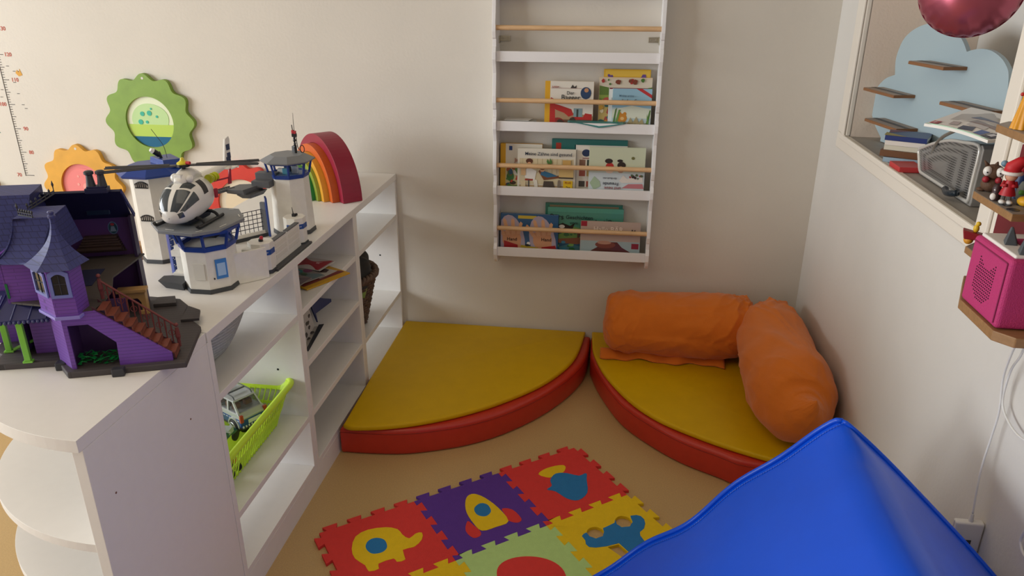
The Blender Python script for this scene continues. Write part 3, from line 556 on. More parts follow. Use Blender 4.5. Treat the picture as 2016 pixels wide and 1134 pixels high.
plaque('yellow scalloped wooden wall panel with a pink disc, left of the green one',(-2.985,.662),.172,.1,'#dfa537','#e8807e',
 [('pink_ring',[(.8*cos(2*PI*i/40),.8*sin(2*PI*i/40)) for i in range(40)],'#f08a88',.0)]+[('dot',EL(x,z,r,r,12),'#f7a8a0',.001) for x,z,r in ((-.2,.45,.05),(.1,.0,.16),(-.25,.1,.06),(.4,.3,.05))])
plaque('red scalloped wooden wall panel with a cream disc, behind the toy police station',(-2.272,.613),.170,.108,'#d3382a','#e6dcc6',
 [('cream_ring',[(.74*cos(2*PI*i/40),.74*sin(2*PI*i/40)) for i in range(40)],'#ead9ba',.0),('drop',[(0,-.5),(.12,-.38),(.2,-.15),(.16,.02),(-.16,.02),(-.2,-.15),(-.12,-.38)],'#f2e8d0',.001)])
# ------------------------------------------------------------------ height chart
hc=thing('height_chart','printed height chart on the back wall with red numbers from 70 to 120','height chart',(-3.26,0,.69))
dk=M('#55504c',.8); b=B(); cx=-3.262
b.box(cx-.0012,cx+.0012,-.0012,-.0002,.697,1.5)
for k in range(70,150):
    L=.028 if k%10==0 else (.02 if k%5==0 else .012); z=k/100
    b.box(cx,cx+L+(.012 if k==70 else 0),-.0012,-.0002,z-.0011,z+.0011)
b.build('scale',dk,hc)
rd=M('#c2695c',.8)
for k,x in ((70,-.03),(80,.052),(90,.052),(100,-.027),(110,.055),(120,.05),(130,.05)):
    text(str(k),.022,Matrix.Translation((cx+x,-.0006,k/100))@Matrix.Rotation(PI/2,4,'X'),rd,hc,'number',off=.0004)
for x,z in ((.03,1.155),(.055,1.135),(.07,1.135),(.045,1.09),(-.02,1.06),(-.03,1.03),(.05,1.045),(.06,1.0),(.07,.985)): B().box(cx+x,cx+x+.012,-.001,-.0002,z-.001,z+.001).build('dash',dk,hc)
B().prism([(-3.197,-.0012,1.128),(-3.188,-.0012,1.14),(-3.18,-.0012,1.13),(-3.176,-.0012,1.145),(-3.168,-.0012,1.12),(-3.185,-.0012,1.115)],(0,.001,0)).build('butterfly',M('#d8a24a',.8),hc)
st_=[(-3.352+(.022 if i%2 else .011)*sin(PI*i/5),-.0012,.887+(.022 if i%2 else .011)*cos(PI*i/5)) for i in range(10)]
B().prism(st_,(0,.001,0)).build('star',M('#2f7f78',.8),hc)
# small animal sticker
tag(B().prism([(-3.43+.035*cos(a),-.0012,.66+.05*sin(a)) for a in [2*PI*i/20 for i in range(20)]],(0,.001,0)).build('animal_sticker',M('#a5805e',.8)),'brown animal sticker below the height chart at the left edge','sticker')
# ------------------------------------------------------------------ low wooden cabinet behind the shelf
wd=M('#b58c5e',.5,var=.12,scale=12,kind='wood')
t=thing('wooden_cabinet','low light wooden cabinet against the back wall, behind the toy house','cabinet',(-3.2,-.2,0))
B().box(-3.9,-2.76,-.36,-.002,.0,.40).build('body',wd,t,bevel=.002)
B().box(-3.92,-2.74,-.38,-.001,.4,.425).build('top_board',wd,t,bevel=.003)
for i in range(3):
    x0=-3.88+.375*i
    for j in range(2): B().box(x0,x0+.36,-.372,-.36,.03+.18*j,.2+.18*j).build('drawer',wd,t,bevel=.002)
tag(B().prism([(q[0],-.06,q[1]) for q in [(-3.62,.43),(-3.42,.43),(-3.40,.45),(-3.40,.66),(-3.42,.68),(-3.62,.68)]],(0,.02,0),[[(q[0],-.06,q[1]) for q in [(-3.6,.45),(-3.42,.45),(-3.42,.66),(-3.6,.66)]]]).build('play_board',M('#9cc45a',.4),bevel=.003),'light green plastic frame standing on the wooden cabinet at the left edge','frame')
# ------------------------------------------------------------------ purple toy house
HM=Matrix.Translation((-1.767,-1.734,SH))@Matrix.Rotation(math.radians(20.2),4,'Z')
hs=thing('toy_house','purple and navy haunted toy house with green porch posts and an open room','toy house',mat=HM)
pur=M('#6f43a0',.45,bump=.5,bscale=70,kind='plank'); purd=M('#45285e',.55); navy=M('#34386e',.55,bump=.5,bscale=45,kind='brick',spec=.35); navyd=M('#191b40',.5)
plank=M('#474142',.6,bump=.5,bscale=40,kind='deck'); green=M('#7cc246',.4); rust=M('#6e3230',.5); dgrey=M('#33343a',.5); lilac=M('#7078b8',.35)
def hb(b,name,mat,**k): return b.build(name,mat,hs,world=False,**k)
base=[(-.160,.063),(-.040,.0555),(-.006,-.003),(.21,-.003),(.212,.17),(.185,.215),(.165,.215),(.165,.30),(.14,.345),(.07,.375),(-.16,.372),(-.185,.2),(-.18,.13),(-.16,.11)]
hb(B().prism([(x,y,0) for x,y in base],(0,0,.013)),'base_plate',plank,bevel=.002)
hb(B().box(-.04,-.02,.035,.055,0,.016),'base_clip',dgrey,bevel=.002); hb(B().box(.075,.098,-.016,.0,0,.016),'base_clip',dgrey,bevel=.002)
# lower front wall with the dark doorway, the slope follows the stairs
wall=[(.0,.127),(.06,.132),(.182,.030),(.182,.013),(.0,.013)]
door=[(.008,.0135),(.008,.105),(.045,.105),(.088,.063),(.086,.0135)]
outline=[(.0,.013),(.0,.130),(.06,.132),(.184,.030),(.184,.013),(.086,.013),(.088,.063),(.045,.105),(.008,.105),(.008,.013)]
hb(B().prism([(x,.010,z) for x,z in outline],(0,.004,0)),'front_wall',pur)
b=B(); b.prism([(-.036,.058,.013),(-.036,.058,.128),(0,.012,.128),(0,.012,.013)],(.002,.0035,0)); hb(b,'corner_wall',pur)
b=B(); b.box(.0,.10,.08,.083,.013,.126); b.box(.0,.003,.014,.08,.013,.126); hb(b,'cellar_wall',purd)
# plants in the doorway
b=B(); rd_=random.Random(5)
for i in range(70):
    x=rd_.uniform(.01,.085); y=rd_.uniform(.018,.05); z=.014+rd_.uniform(0,.018); l=rd_.uniform(.006,.014); a=rd_.uniform(0,2*PI); dx,dy=l*cos(a),l*sin(a)
    b.prism([(x-dy*.3,y+dx*.3,z),(x+dy*.3,y-dx*.3,z),(x+dx,y+dy,z+rd_.uniform(-.002,.008))],(0,0,.0008))
hb(b,'plants',M('#0e7a3a',.4),weld=False)
# floors
f2=[(-.036,.058),(.0,.012),(.058,.012),(.066,.05),(.066,.12),(.048,.20),(.08,.345),(-.11,.345),(-.11,.09)]
hb(B().prism([(x,y,.128) for x,y in f2],(0,0,.004)),'upper_floor',M('#48413c',.6,bump=.5,bscale=50,kind='deck'))
hb(B().box(-.035,.02,.15,.25,.1322,.1335),'stairwell_shade',M('#14163a',.9))  # dark flat sheet painting in the shade of the open stairwell
# back and side walls
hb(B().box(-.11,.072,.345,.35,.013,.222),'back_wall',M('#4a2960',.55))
hb(B().box(-.114,-.11,.09,.35,.013,.228),'side_wall',pur)
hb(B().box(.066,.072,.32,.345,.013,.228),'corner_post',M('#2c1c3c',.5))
b=B()
for i in range(7): b.box(-.06+.004*i,.045-.002*i,.343-.012*i if i<3 else .33,.3445,.141+.006*i,.146+.006*i)
hb(b,'wooden_stack',M('#3c2a24',.6),bevel=.0006)
b=B(); b.prism([(.025+.0085*cos(2*PI*i/24)*1.25,.3449,.197+.0125*sin(2*PI*i/24)*1.2) for i in range(24)],(0,-.001,0)); d_=hb(b,'round_picture',M('#56698a',.4))
b=B(); b.m=0; b.prism([(.025+.0088*cos(2*PI*i/24),.3438,.197+.0125*sin(2*PI*i/24)) for i in range(24)],(0,-.0004,0)); b.m=1; b.prism([(.025+.004*cos(2*PI*i/16),.3433,.2055+.003*sin(2*PI*i/16)) for i in range(16)],(0,-.0003,0)); b.m=2; b.prism([(.0185,.3433,.189),(.0315,.3433,.189),(.028,.3433,.201),(.022,.3433,.201)],(0,-.0003,0))
b.build('portrait',[M('#17404a',.5),M('#9a2c34',.5),M('#6f8090',.5)],hs,world=False,weld=False)
hb(B().box(-.015,.032,.320,.330,.235,.246),'roof_slot',M('#10243c',.4),bevel=.001)
# big dark roof over the open room: slopes down to the back, left block higher
b=B(); b.prism([(-.11,.27,.300),(.076,.27,.298),(.068,.343,.221),(-.12,.343,.221)],(0,.003,.004)); hb(b,'roof',navyd)
b=B(); b.prism([(.076,.27,.303),(.072,.352,.226),(.070,.352,.218),(.075,.27,.294)],(.003,0,0)); hb(b,'roof_edge',navy)
b=B(); b.hexa([(-.20,.16,.215),(-.085,.16,.215),(-.085,.30,.215),(-.20,.30,.215)],[(-.165,.2,.318),(-.073,.2,.317),(-.08,.29,.317),(-.165,.29,.318)]); hb(b,'tall_roof',navy)
hb(B().box(-.19,-.1,.17,.29,.013,.215),'rear_block',pur)
# chimneys
b=B(); b.box(.012,.056,.25,.275,.30,.311); b.box(.016,.052,.252,.272,.311,.315)
hb(b,'chimney_block',navyd,bevel=.001)
for x in (.0235,.0455): hb(B().lathe([(.0095,.313),(.0072,.33),(.0065,.338),(.0095,.340),(.0095,.345),(.0065,.347)],(x,.262,0),16),'chimney_pot',dgrey,smooth=True)
# iron crest fences on the roof
def crest(p0,p1,n,h):
    b=B(); p0,p1=Vector(p0),Vector(p1)
    b.tube([p0,p1],.0016,6); b.tube([p0+Vector((0,0,.006)),p1+Vector((0,0,.006))],.0012,6)
    for i in range(n):
        q=p0.lerp(p1,i/(n-1)); hh_=h*(1.7 if i in (0,n-1) and i==n-1 else 1)
        b.tube([q,q+Vector((0,0,hh_*.5)),q+Vector((0,0,hh_*.7)),q+Vector((0,0,hh_))],[.001,.001,.0026,.0003],6)
    return hb(b,'roof_crest',dgrey)
crest((-.075,.18,.29),(-.035,.22,.312),7,.016); crest((-.045,.115,.293),(-.078,.14,.293),7,.014)
# left wing: curved mansard roof
def curved_roof(P0,P1,Q0,Q1,bow,n=10):
    """sheet from the top edge P0-P1 to the eave Q0-Q1, bowed inwards"""
    P0,P1,Q0,Q1=map(Vector,(P0,P1,Q0,Q1)); bow=Vector(bow)
    return lambda u,v:(P0.lerp(P1,u)).lerp(Q0.lerp(Q1,u),v)+bow*(4*v*(1-v))
b=B()
b.grid(curved_roof((-.080,.115,.292),(-.012,.115,.292),(-.125,.082,.213),(-.035,.062,.215),(.004,.004,-.012)),2,12)
b.grid(curved_roof((-.080,.115,.292),(-.080,.20,.292),(-.125,.082,.213),(-.125,.22,.213),(.008,0,-.012)),2,12)
b.grid(curved_roof((-.080,.20,.292),(-.012,.20,.292),(-.125,.22,.213),(-.0,.22,.213),(0,0,-.006)),2,12)
b.face([(-.080,.115,.292),(-.012,.115,.292),(-.012,.20,.292),(-.080,.20,.292)])
b.face([(-.012,.115,.292),(-.012,.20,.292),(.0,.22,.213),(-.035,.062,.215)])
hb(b,'wing_roof',navy,smooth=True,angle=50)
hb(B().box(-.112,-.03,.09,.2,.128,.214),'wing_wall',pur)
hb(B().box(-.092,-.03,.1,.2,.013,.128),'lower_wing_wall',pur)
hb(B().box(-.1125,-.108,.0885,.11,.14,.17),'ivy_wall',M('#0e6a3a',.6))
# porch roof and posts
b=B()
for (x0,x1,y0,y1) in ((-.135,-.036,.055,.105),(-.20,-.115,.115,.20)):
    b.prism([(x0,y0,.103),(x1,y0,.103),(x1,y1,.137),(x0+.02,y1,.137)],(0,.001,.003))
    for i in range(12): 
        q=x0+(x1-x0)*(i+.5)/12; b.ball((q,y0,.102),.004,8,6)
    for i in range(4):
        q=x0+(x1-x0)*i/3.2; b.tube([(q,y0,.107),(q+.006,y1,.141)],.0012,6)
hb(b,'porch_roof',M('#2b2f62',.45),weld=False)
for q in ((-.094,.062),(-.148,.12)):
    b=B(); b.hexa([(q[0]-.009,q[1]-.006,.013),(q[0]+.009,q[1]-.006,.013),(q[0]+.009,q[1]+.006,.013),(q[0]-.009,q[1]+.006,.013)],[(q[0]-.009,q[1]-.006,.017),(q[0]+.009,q[1]-.006,.017),(q[0]+.009,q[1]+.006,.017),(q[0]-.009,q[1]+.006,.017)])
    b.box(q[0]-.0055,q[0]+.0055,q[1]-.0045,q[1]+.0045,.017,.106); b.box(q[0]-.008,q[0]+.008,q[1]-.006,q[1]+.006,.098,.106)
    hb(b,'porch_post',green,bevel=.0008)
hb(B().tube([(-.14,.12,.017),(-.075,.14,.04)],.0035,8),'porch_rail',green)
# bay tower with windows and its concave spire
bay=[(-.002,-.002),(.037,-.002),(.045,.04),(.02,.075),(-.03,.075),(-.042,.045)]
hb(B().prism([(x,y,.128) for x,y in bay],(0,0,.095)),'bay_wall',pur)
b=B(); b.prism([(x*1.1-.001,y*1.1-.004,.124) for x,y in bay],(0,0,.006)); hb(b,'bay_trim',M('#8a7fc8',.4),bevel=.001)
def bay_window(p0,p1,z0,z1):
    p0,p1=Vector((*p0,0)),Vector((*p1,0)); d=(p1-p0); L=d.length; d.normalize(); n=Vector((d.y,-d.x,0))
    def Q(x,z,o=0): q=p0+d*x+n*o; return (q.x,q.y,z)
    fr=[Q(0,z0,.0004),Q(L,z0,.0004),Q(L,z1-.006,.0004)]+[Q(L-L*i/8,z1-.006+.007*sin(PI*i/8),.0004) for i in range(1,8)]+[Q(0,z1-.006,.0004)]
    m_=.0055
    ho=[Q(m_,z0+m_,.0004),Q(L-m_,z0+m_,.0004),Q(L-m_,z1-.013,.0004)]+[Q(L-m_-(L-2*m_)*i/8,z1-.013+.006*sin(PI*i/8),.0004) for i in range(1,8)]+[Q(m_,z1-.013,.0004)]
    f=hb(B().prism(fr,n*.003,[ho]),'window_frame',lilac)
    B().prism([Q(m_,z0+m_,.0003),Q(L-m_,z0+m_,.0003),Q(L-m_,z1-.008,.0003),Q(m_,z1-.008,.0003)],n*.0006).build('pane',M('#20242c',.15),f,world=False)
    bb=B(); bb.tube([Q(L/2,z0+m_,.0015),Q(L/2,z1-.01,.0015)],.0007,6); bb.tube([Q(m_,(z0+z1)/2,.0015),Q(L-m_,(z0+z1)/2,.0015)],.0007,6); bb.build('glazing_bar',M('#3a3c46',.4),f,world=False)
bay_window((.000,-.002),(.035,-.002),.168,.222); bay_window((-.039,.041),(-.006,.002),.168,.222)
sp=[(-.014,-.010),(.042,-.010),(.060,.048),(.035,.085),(-.03,.085),(-.052,.042)]; ap=Vector((.014,.042,.315))
b=B(); n=len(sp)
def spire(v,i):
    q=Vector((sp[i][0],sp[i][1],.2225)); k=(1-v)**2.3
    c=Vector((ap.x,ap.y,0)); r=Vector((q.x-c.x,q.y-c.y,0))
    z=.2225+(.313-.2225)*v; return Vector((c.x+r.x*(k*.93+.07),c.y+r.y*(k*.93+.07),z))
vs=[spire(j/14,i) for j in range(15) for i in range(n)]
b.raw(vs,[(j*n+i,j*n+(i+1)%n,(j+1)*n+(i+1)%n,(j+1)*n+i) for j in range(14) for i in range(n)]+[tuple(range(14*n,15*n)),tuple(reversed(range(n)))])
hb(b,'spire',navy,smooth=True,angle=25)
hb(B().lathe([(.0065,.310),(.007,.314),(.0045,.316),(.006,.321),(.0045,.323),(.0,.324)],(ap.x,ap.y,0),12),'spire_finial',M('#3a3f72',.4),smooth=True)
# stairs with railing
top=Vector((.066,.035,.138)); bot=Vector((.190,.045,.022)); sd_=Vector((0,.034,0))
b=B()
for i in range(9):
    q=top.lerp(bot,(i+.5)/9); b.box(q.x-.008,q.x+.007,.014,.054,q.z-.0015,q.z+.0015)
    b.box(q.x+.005,q.x+.007,.014,.054,q.z-.012,q.z)
hb(b,'stair_tread',M('#7a3f30',.5))
b=B()
for y in (.0145,.054):
    b.prism([(top.x-.01,y,top.z+.001),(bot.x,y,bot.z+.003),(bot.x,y,bot.z-.010),(top.x-.01,y,top.z-.014)],(0,.002,0))
hb(b,'stringer',M('#4a2830',.5))
for y in (.056,):
    r_=hb(B().tube([(top.x-.002,y,top.z+.040),(bot.x,y,bot.z+.045)],.0022,8),'railing',rust)
    b=B()
    for i in range(13):
        q=top.lerp(bot,i/12); k=.0034 if i in (0,12) else .0013
        b.tube([(q.x,y,q.z),(q.x,y,q.z+.016),(q.x,y,q.z+.022),(q.x,y,q.z+.042)],[k,k,k*1.5,k],6)
    for i in range(6):
        q=top.lerp(bot,(i+.5)/6); b.tube([(q.x+.006*cos(a),y,q.z+.022+.006*sin(a)) for a in [2*PI*j/12 for j in range(12)]],.0008,5,closed=True)
    for q in (top,bot): b.ball((q.x,y,q.z+.048),.0042,10,8)
    b.build('baluster',rust,r_,world=False,weld=False)
# fireplace
fm_=M('#b8905c',.5)
b=B(); b.prism([(x,.27,z) for x,z in [(.03,.013),(.03,.066),(.085,.066),(.085,.013),(.074,.013),(.074,.04),(.068,.05),(.047,.05),(.041,.04),(.041,.013)]],(0,.02,0)); b.box(.026,.089,.264,.29,.066,.073); b.box(.026,.046,.264,.27,.013,.022); b.box(.07,.089,.264,.27,.013,.022)
hb(b,'fireplace',fm_,bevel=.0008)
b=B(); b.prism([(x,y,.0135) for x,y in [(.166,.20),(.205,.20),(.2,.25),(.17,.28)]],(0,0,.006)); b.prism([(x,y,.0135) for x,y in [(.09,.30),(.14,.30),(.13,.345),(.09,.345)]],(0,0,.008)); hb(b,'deck_step',plank,bevel=.0008)
# ------------------------------------------------------------------ toy police station
pw=M('#e6e2d8',.38,var=.03,scale=60); pd=M('#3b3d40',.5); pb=M('#1f3f8e',.35); pg=M('#7d8084',.5); pgd=M('#5c5d60',.55); pk=M('#17181b',.4)
ps=thing('toy_police_station','white and blue toy police station with towers, grey helipad and grille fence','toy building',(-1.78,-1.03,SH))
def octo(c,r,z,rot=PI/8,n=8,sx=1,sy=1): return [(c[0]+r*sx*cos(rot+2*PI*i/n),c[1]+r*sy*sin(rot+2*PI*i/n),z) for i in range(n)]
def ob(b,name,mat,par=None,**k): return b.build(name,mat,par or ps,**k)
z0=SH+.001
# rear left tower
c=(-1.972,-1.058)
ob(B().hexa(octo(c,.062,z0),octo(c,.061,z0+.010)),'tower_foot',pd)
tw=ob(B().hexa(octo(c,.059,z0+.010),octo(c,.058,1.003)),'tower_wall',pw)
for zz in (.975,.885):
    q0=Vector(octo(c,.0595,0)[5]); q1=Vector(octo(c,.0595,0)[6]); 
    b=B(); L=(q1-q0).length; d=(q1-q0).normalized(); n_=Vector((d.y,-d.x,0))
    def QQ(x,z,o=0): v=q0+d*(x*L)+n_*o; return (v.x,v.y,z)
    b.tube([QQ(.12,zz),QQ(.12,zz+.010)]+[QQ(.12+.76*i/8,zz+.010+.006*sin(PI*i/8)) for i in range(1,8)]+[QQ(.88,zz+.010),QQ(.88,zz)],.0016,6,closed=True)
    for i in range(5): b.tube([QQ(.25+.125*i,zz),QQ(.25+.125*i,zz+.014)],.0012,6)
    b.build('barred_window',pk,tw)
b=B(); b.hexa(octo(c,.086,1.004),octo(c,.089,1.010)); b.hexa(octo(c,.089,1.010),octo(c,.052,1.028)); ob(b,'tower_roof',pb,bevel=.0008)
b=B(); b.hexa([(-1.985,-1.04,1.02),(-1.915,-1.085,1.02),(-1.885,-1.02,1.02),(-1.955,-.98,1.02)],[(-1.98,-1.04,1.043),(-1.92,-1.08,1.043),(-1.9,-1.03,1.038),(-1.955,-.985,1.040)]); ob(b,'roof_box',pb,bevel=.001)
b=B(); b.tube([(-1.945,-1.045,1.04),(-1.948,-1.048,1.058)],.004,10); b.tube([(-1.948,-1.048,1.050),(-1.955,-1.060,1.062)],.007,12); lt=ob(b,'searchlight',pk,smooth=True)
B().tube([(-1.9555,-1.0605,1.0625),(-1.959,-1.066,1.067)],[.0075,.005],12).build('lens',M('#e8e8e4',.2),lt)
ob(B().tube(smooth2([(-1.925,-1.05,1.043),(-1.930,-1.05,1.075),(-1.945,-1.05,1.10),(-1.957,-1.05,1.118)],4,False),.0008,6),'antenna',pk)
# helipad tower in front
c=(-1.738,-1.236); ft=B(); ft.hexa(octo(c,.070,z0),octo(c,.068,z0+.010))
ft.hexa([(-1.79,-1.285,z0),(-1.80,-1.23,z0),(-1.855,-1.24,z0),(-1.845,-1.275,z0)],[(-1.79,-1.29,z0+.018),(-1.80,-1.22,z0+.018),(-1.868,-1.24,z0+.018),(-1.86,-1.28,z0+.020)])
ob(ft,'tower_foot',pd)
tw=ob(B().hexa(octo(c,.066,z0+.010),octo(c,.066,.874)),'tower_wall',pw)
P=octo(c,.0664,0); 
def panel(i,u0,u1,za,zb_,name,mat,par,P=P,o=.0006,th=.0012):
    q0=Vector(P[i]); q1=Vector(P[(i+1)%8]); d=(q1-q0); n_=Vector((d.y,-d.x,0)).normalized()
    pts=[(q0+d*u)+Vector((0,0,z))+n_*o*.2 for u,z in ((u0,za),(u1,za),(u1,zb_),(u0,zb_))]
    return B().prism(pts,n_*th).build(name,mat,par)
panel(5,.3,.85,.800,.842,'door_panel',M('#dedacf',.4),tw); 
wn=panel(6,.38,.92,.800,.850,'window',M('#4d86c8',.15),tw,th=.003); panel(6,.45,.84,.808,.840,'pane',M('#a9c8e8',.1),tw,th=.0036)
panel(6,.24,.30,.800,.804,'latch',pk,tw,th=.002)
bl=B()
for r,z,h in ((.068,.872,.012),(.080,.914,.008)):
    o_=octo(c,r,z); i_=octo(c,r-.008,z); b_o=octo(c,r+.002,z+h); b_i=octo(c,r-.006,z+h)
    for k in range(8):
        k2=(k+1)%8; bl.hexa([o_[k],o_[k2],i_[k2],i_[k]],[b_o[k],b_o[k2],b_i[k2],b_i[k]])
o_=octo(c,.068,.88); t_=octo(c,.079,.918)
for k in range(8): bl.tube([o_[k],t_[k]],.0042,6)
ob(bl,'window_band',pb,weld=False)
ob(B().box(-1.775,-1.72,-1.225,-1.2,.885,.905),'console',pk,bevel=.002)
dk_=[(-1.868,-1.255),(-1.812,-1.316),(-1.717,-1.330),(-1.672,-1.288),(-1.657,-1.187),(-1.708,-1.113),(-1.760,-1.110),(-1.835,-1.188)]
pad=ob(B().prism([(x,y,.922) for x,y in dk_],(0,0,.008)),'helipad',pg,bevel=.0015)
b=B()
for i in range(8):
    q=Vector((*dk_[i],.9305)).lerp(Vector((-1.755,-1.215,.9305)),.1); q2=Vector((*dk_[(i+1)%8],.9305)).lerp(Vector((-1.755,-1.215,.9305)),.1)
    d=(q2-q); n_=Vector((-d.y,d.x,0)).normalized()*.0012
    a_,c_=q+d*.1,q+d*.38; b.prism([a_-n_,c_-n_,c_+n_,a_+n_],(0,0,.0004))
b.build('marking',M('#dfe0dc',.5),pad)
# blue side gate by the left of the helipad tower
b=B()
def bg_(u,v): 
    return Vector((-1.862-.020*u-.012*sin(PI*u),-1.198+.045*u,z0+.004+.112*v))
b.grid(bg_,8,2); o=ob(b,'blue_gate',pb,solid=.003)
b=B()
for k in range(6):
    zz=z0+.018+.017*k; b.tube([bg_(i/8,(zz-z0-.008)/.105)+Vector((.002,-.001,0)) for i in range(9)],.001,5)
b.build('gate_line',M('#d8dce4',.5),o)
b=B(); b.box(-1.838,-1.822,-1.225,-1.21,z0,.86); b.box(-1.845,-1.818,-1.23,-1.205,.832,.848); b.box(-1.845,-1.812,-1.235,-1.2,z0,.79); b.box(-1.818,-1.80,-1.225,-1.205,z0,.905); ob(b,'gate_post',pw,bevel=.001)
# right tower
c=(-1.712,-.778)
ft=B(); ft.hexa(octo(c,.064,z0),octo(c,.063,z0+.012)); ob(ft,'tower_foot',pd)
tw=ob(B().hexa(octo(c,.061,z0+.012),octo(c,.056,.940)),'tower_wall',pw)
bl=B()
for r,z,h in ((.058,.938,.011),(.068,.980,.005)):
    o_=octo(c,r,z); i_=octo(c,r-.007,z); b_o=octo(c,r+.002,z+h); b_i=octo(c,r-.005,z+h)
    for k in range(8):
        k2=(k+1)%8; bl.hexa([o_[k],o_[k2],i_[k2],i_[k]],[b_o[k],b_o[k2],b_i[k2],b_i[k]])
o_=octo(c,.058,.945); t_=octo(c,.067,.984)
for k in range(8): bl.tube([o_[k],t_[k]],.0036,6)
ob(bl,'window_band',pb,weld=False)
b=B(); b.hexa(octo(c,.052,.940),octo(c,.052,.946)); ob(b,'lookout_floor',M('#7f9cc4',.4))
for i,(dx,dy,col) in enumerate(((-.02,-.01,'#e8e6e0'),(.0,-.02,'#5fa3b8'),(.02,.0,'#c9d3dc'),(.01,.02,'#d8a84a'),(-.01,.015,'#2c4f8a'))):
    b=B(); b.box(c[0]+dx-.009,c[0]+dx+.009,c[1]+dy-.006,c[1]+dy+.006,.946,.962+.003*(i%3)); ob(b,'console',M(col,.4),bevel=.0012)
b=B(); b.hexa(octo(c,.079,.985),octo(c,.080,.989)); b.hexa(octo(c,.080,.989),octo(c,.050,1.004)); rf=ob(b,'tower_roof',pg,bevel=.0008)
mx,my=-1.690,-.765
b=B(); b.tube([(mx,my,1.0),(mx,my,1.028)],.0042,8)
for k,z in enumerate((1.012,1.022,1.032,1.042,1.05)): b.ball((mx,my,z),.005 if k%2 else .0038,8,6)
b.tube([(mx,my,1.02),(mx,my,1.062)],.0028,8); b.box(mx-.006,mx+.008,my-.003,my+.003,1.052,1.062)
b.tube([(mx-.003,my,1.072),(mx-.004,my,1.087)],.0014,6); b.tube([(mx+.002,my,1.07),(mx+.003,my,1.122)],[.001,.0005],6)
b.tube(smooth2([(mx+.006,my,1.055),(mx+.007,my,1.03),(mx+.010,my,1.018),(mx+.022,my-.006,1.008)],5,False),.0013,6)
b.tube([(mx+.024+.0065*cos(a),my-.006,1.018+.011*sin(a)) for a in [2*PI*i/16 for i in range(16)]],.0013,6,closed=True)
ant=ob(b,'radio_mast',pk,weld=False)
b=B(); b.box(mx-.006,mx+.0005,my-.004,my+.004,1.062,1.072); b.box(mx+.001,mx+.007,my-.004,my+.004,1.061,1.070); b.build('red_lamp',M('#b8333c',.3),ant,bevel=.001)
ob(B().box(mx-.016,mx-.004,my+.01,my+.022,1.0,1.022),'roof_vent',pg,bevel=.001)
# stepped catwalk and ramp towards the rear tower
b=B(); b.box(-1.80,-1.745,-.85,-.80,.915,.935); b.box(-1.80,-1.735,-.82,-.79,.930,.953); b.hexa([(-1.86,-.885,.905),(-1.80,-.90,.905),(-1.78,-.82,.905),(-1.85,-.83,.905)],[(-1.865,-.89,.918),(-1.80,-.905,.922),(-1.775,-.82,.922),(-1.85,-.825,.918)])
b.hexa([(-1.815,-.885,.892),(-1.79,-.885,.892),(-1.775,-.83,.892),(-1.81,-.83,.892)],[(-1.825,-.90,.906),(-1.78,-.895,.906),(-1.765,-.82,.906),(-1.82,-.82,.906)])
ob(b,'catwalk',pgd,bevel=.001)
r0=Vector((-1.855,-.862,.913)); r1=Vector((-1.935,-1.02,.906))
d=(r1-r0).normalized(); n_=Vector((-d.y,d.x,0))*.011
rp=ob(B().hexa([r0-n_,r0+n_,r1+n_,r1-n_],[r0-n_+Vector((0,0,.004)),r0+n_+Vector((0,0,.004)),r1+n_+Vector((0,0,.004)),r1-n_+Vector((0,0,.004))]),'ramp',pgd)
b=B()
for i in range(22):
    q=r0.lerp(r1,(i+.5)/22)+Vector((0,0,.0045)); b.tube([q-n_,q+n_],.0013,5)
for s in (-1,1): b.tube([r0+n_*s+Vector((0,0,.006)),r1+n_*s+Vector((0,0,.006))],.0018,6)
b.build('rung',pgd,rp,weld=False)
# rear fence with grille, blue door
f0=Vector((-1.842,-.925,z0)); f1=Vector((-1.772,-.832,z0)); fd=(f1-f0).normalized(); fn=Vector((fd.y,-fd.x,0)); up=Vector((0,0,1))
ob(B().hexa([f0-fn*.006,f1-fn*.006,f1+fn*.006,f0+fn*.006],[f0-fn*.006+up*.010,f1-fn*.006+up*.010,f1+fn*.006+up*.010,f0+fn*.006+up*.010]),'fence_foot',pd)
ob(B().hexa([f0-fn*.004+up*.010,f1-fn*.004+up*.010,f1+fn*.004+up*.010,f0+fn*.004+up*.010],[f0-fn*.004+up*.020,f1-fn*.004+up*.020,f1+fn*.004+up*.020,f0+fn*.004+up*.020]),'fence_rail',pw)
b=B(); Lf2=(f1-f0).length*.96
for i in range(9): q=f0+fd*(Lf2*i/8); b.tube([q+up*.018,q+up*.085],.0014 if i in(0,8) else .0010,5)
for k in range(6): b.tube([f0+up*(.019+.013*k),f0+fd*Lf2+up*(.019+.013*k)],.0011,5)
ob(b,'grille',M('#15192c',.4),weld=False)
ob(B().box(-1.785,-1.768,-.845,-.835,z0+.012,.87),'fence_post',pg,bevel=.001)
b=B(); b.hexa([(-1.758,-.865,z0+.01),(-1.748,-.880,z0+.01),(-1.744,-.876,z0+.01),(-1.754,-.861,z0+.01)],[(-1.772,-.838,.888),(-1.762,-.853,.884),(-1.758,-.849,.884),(-1.768,-.834,.888)]); ob(b,'blue_door',pb,bevel=.001)
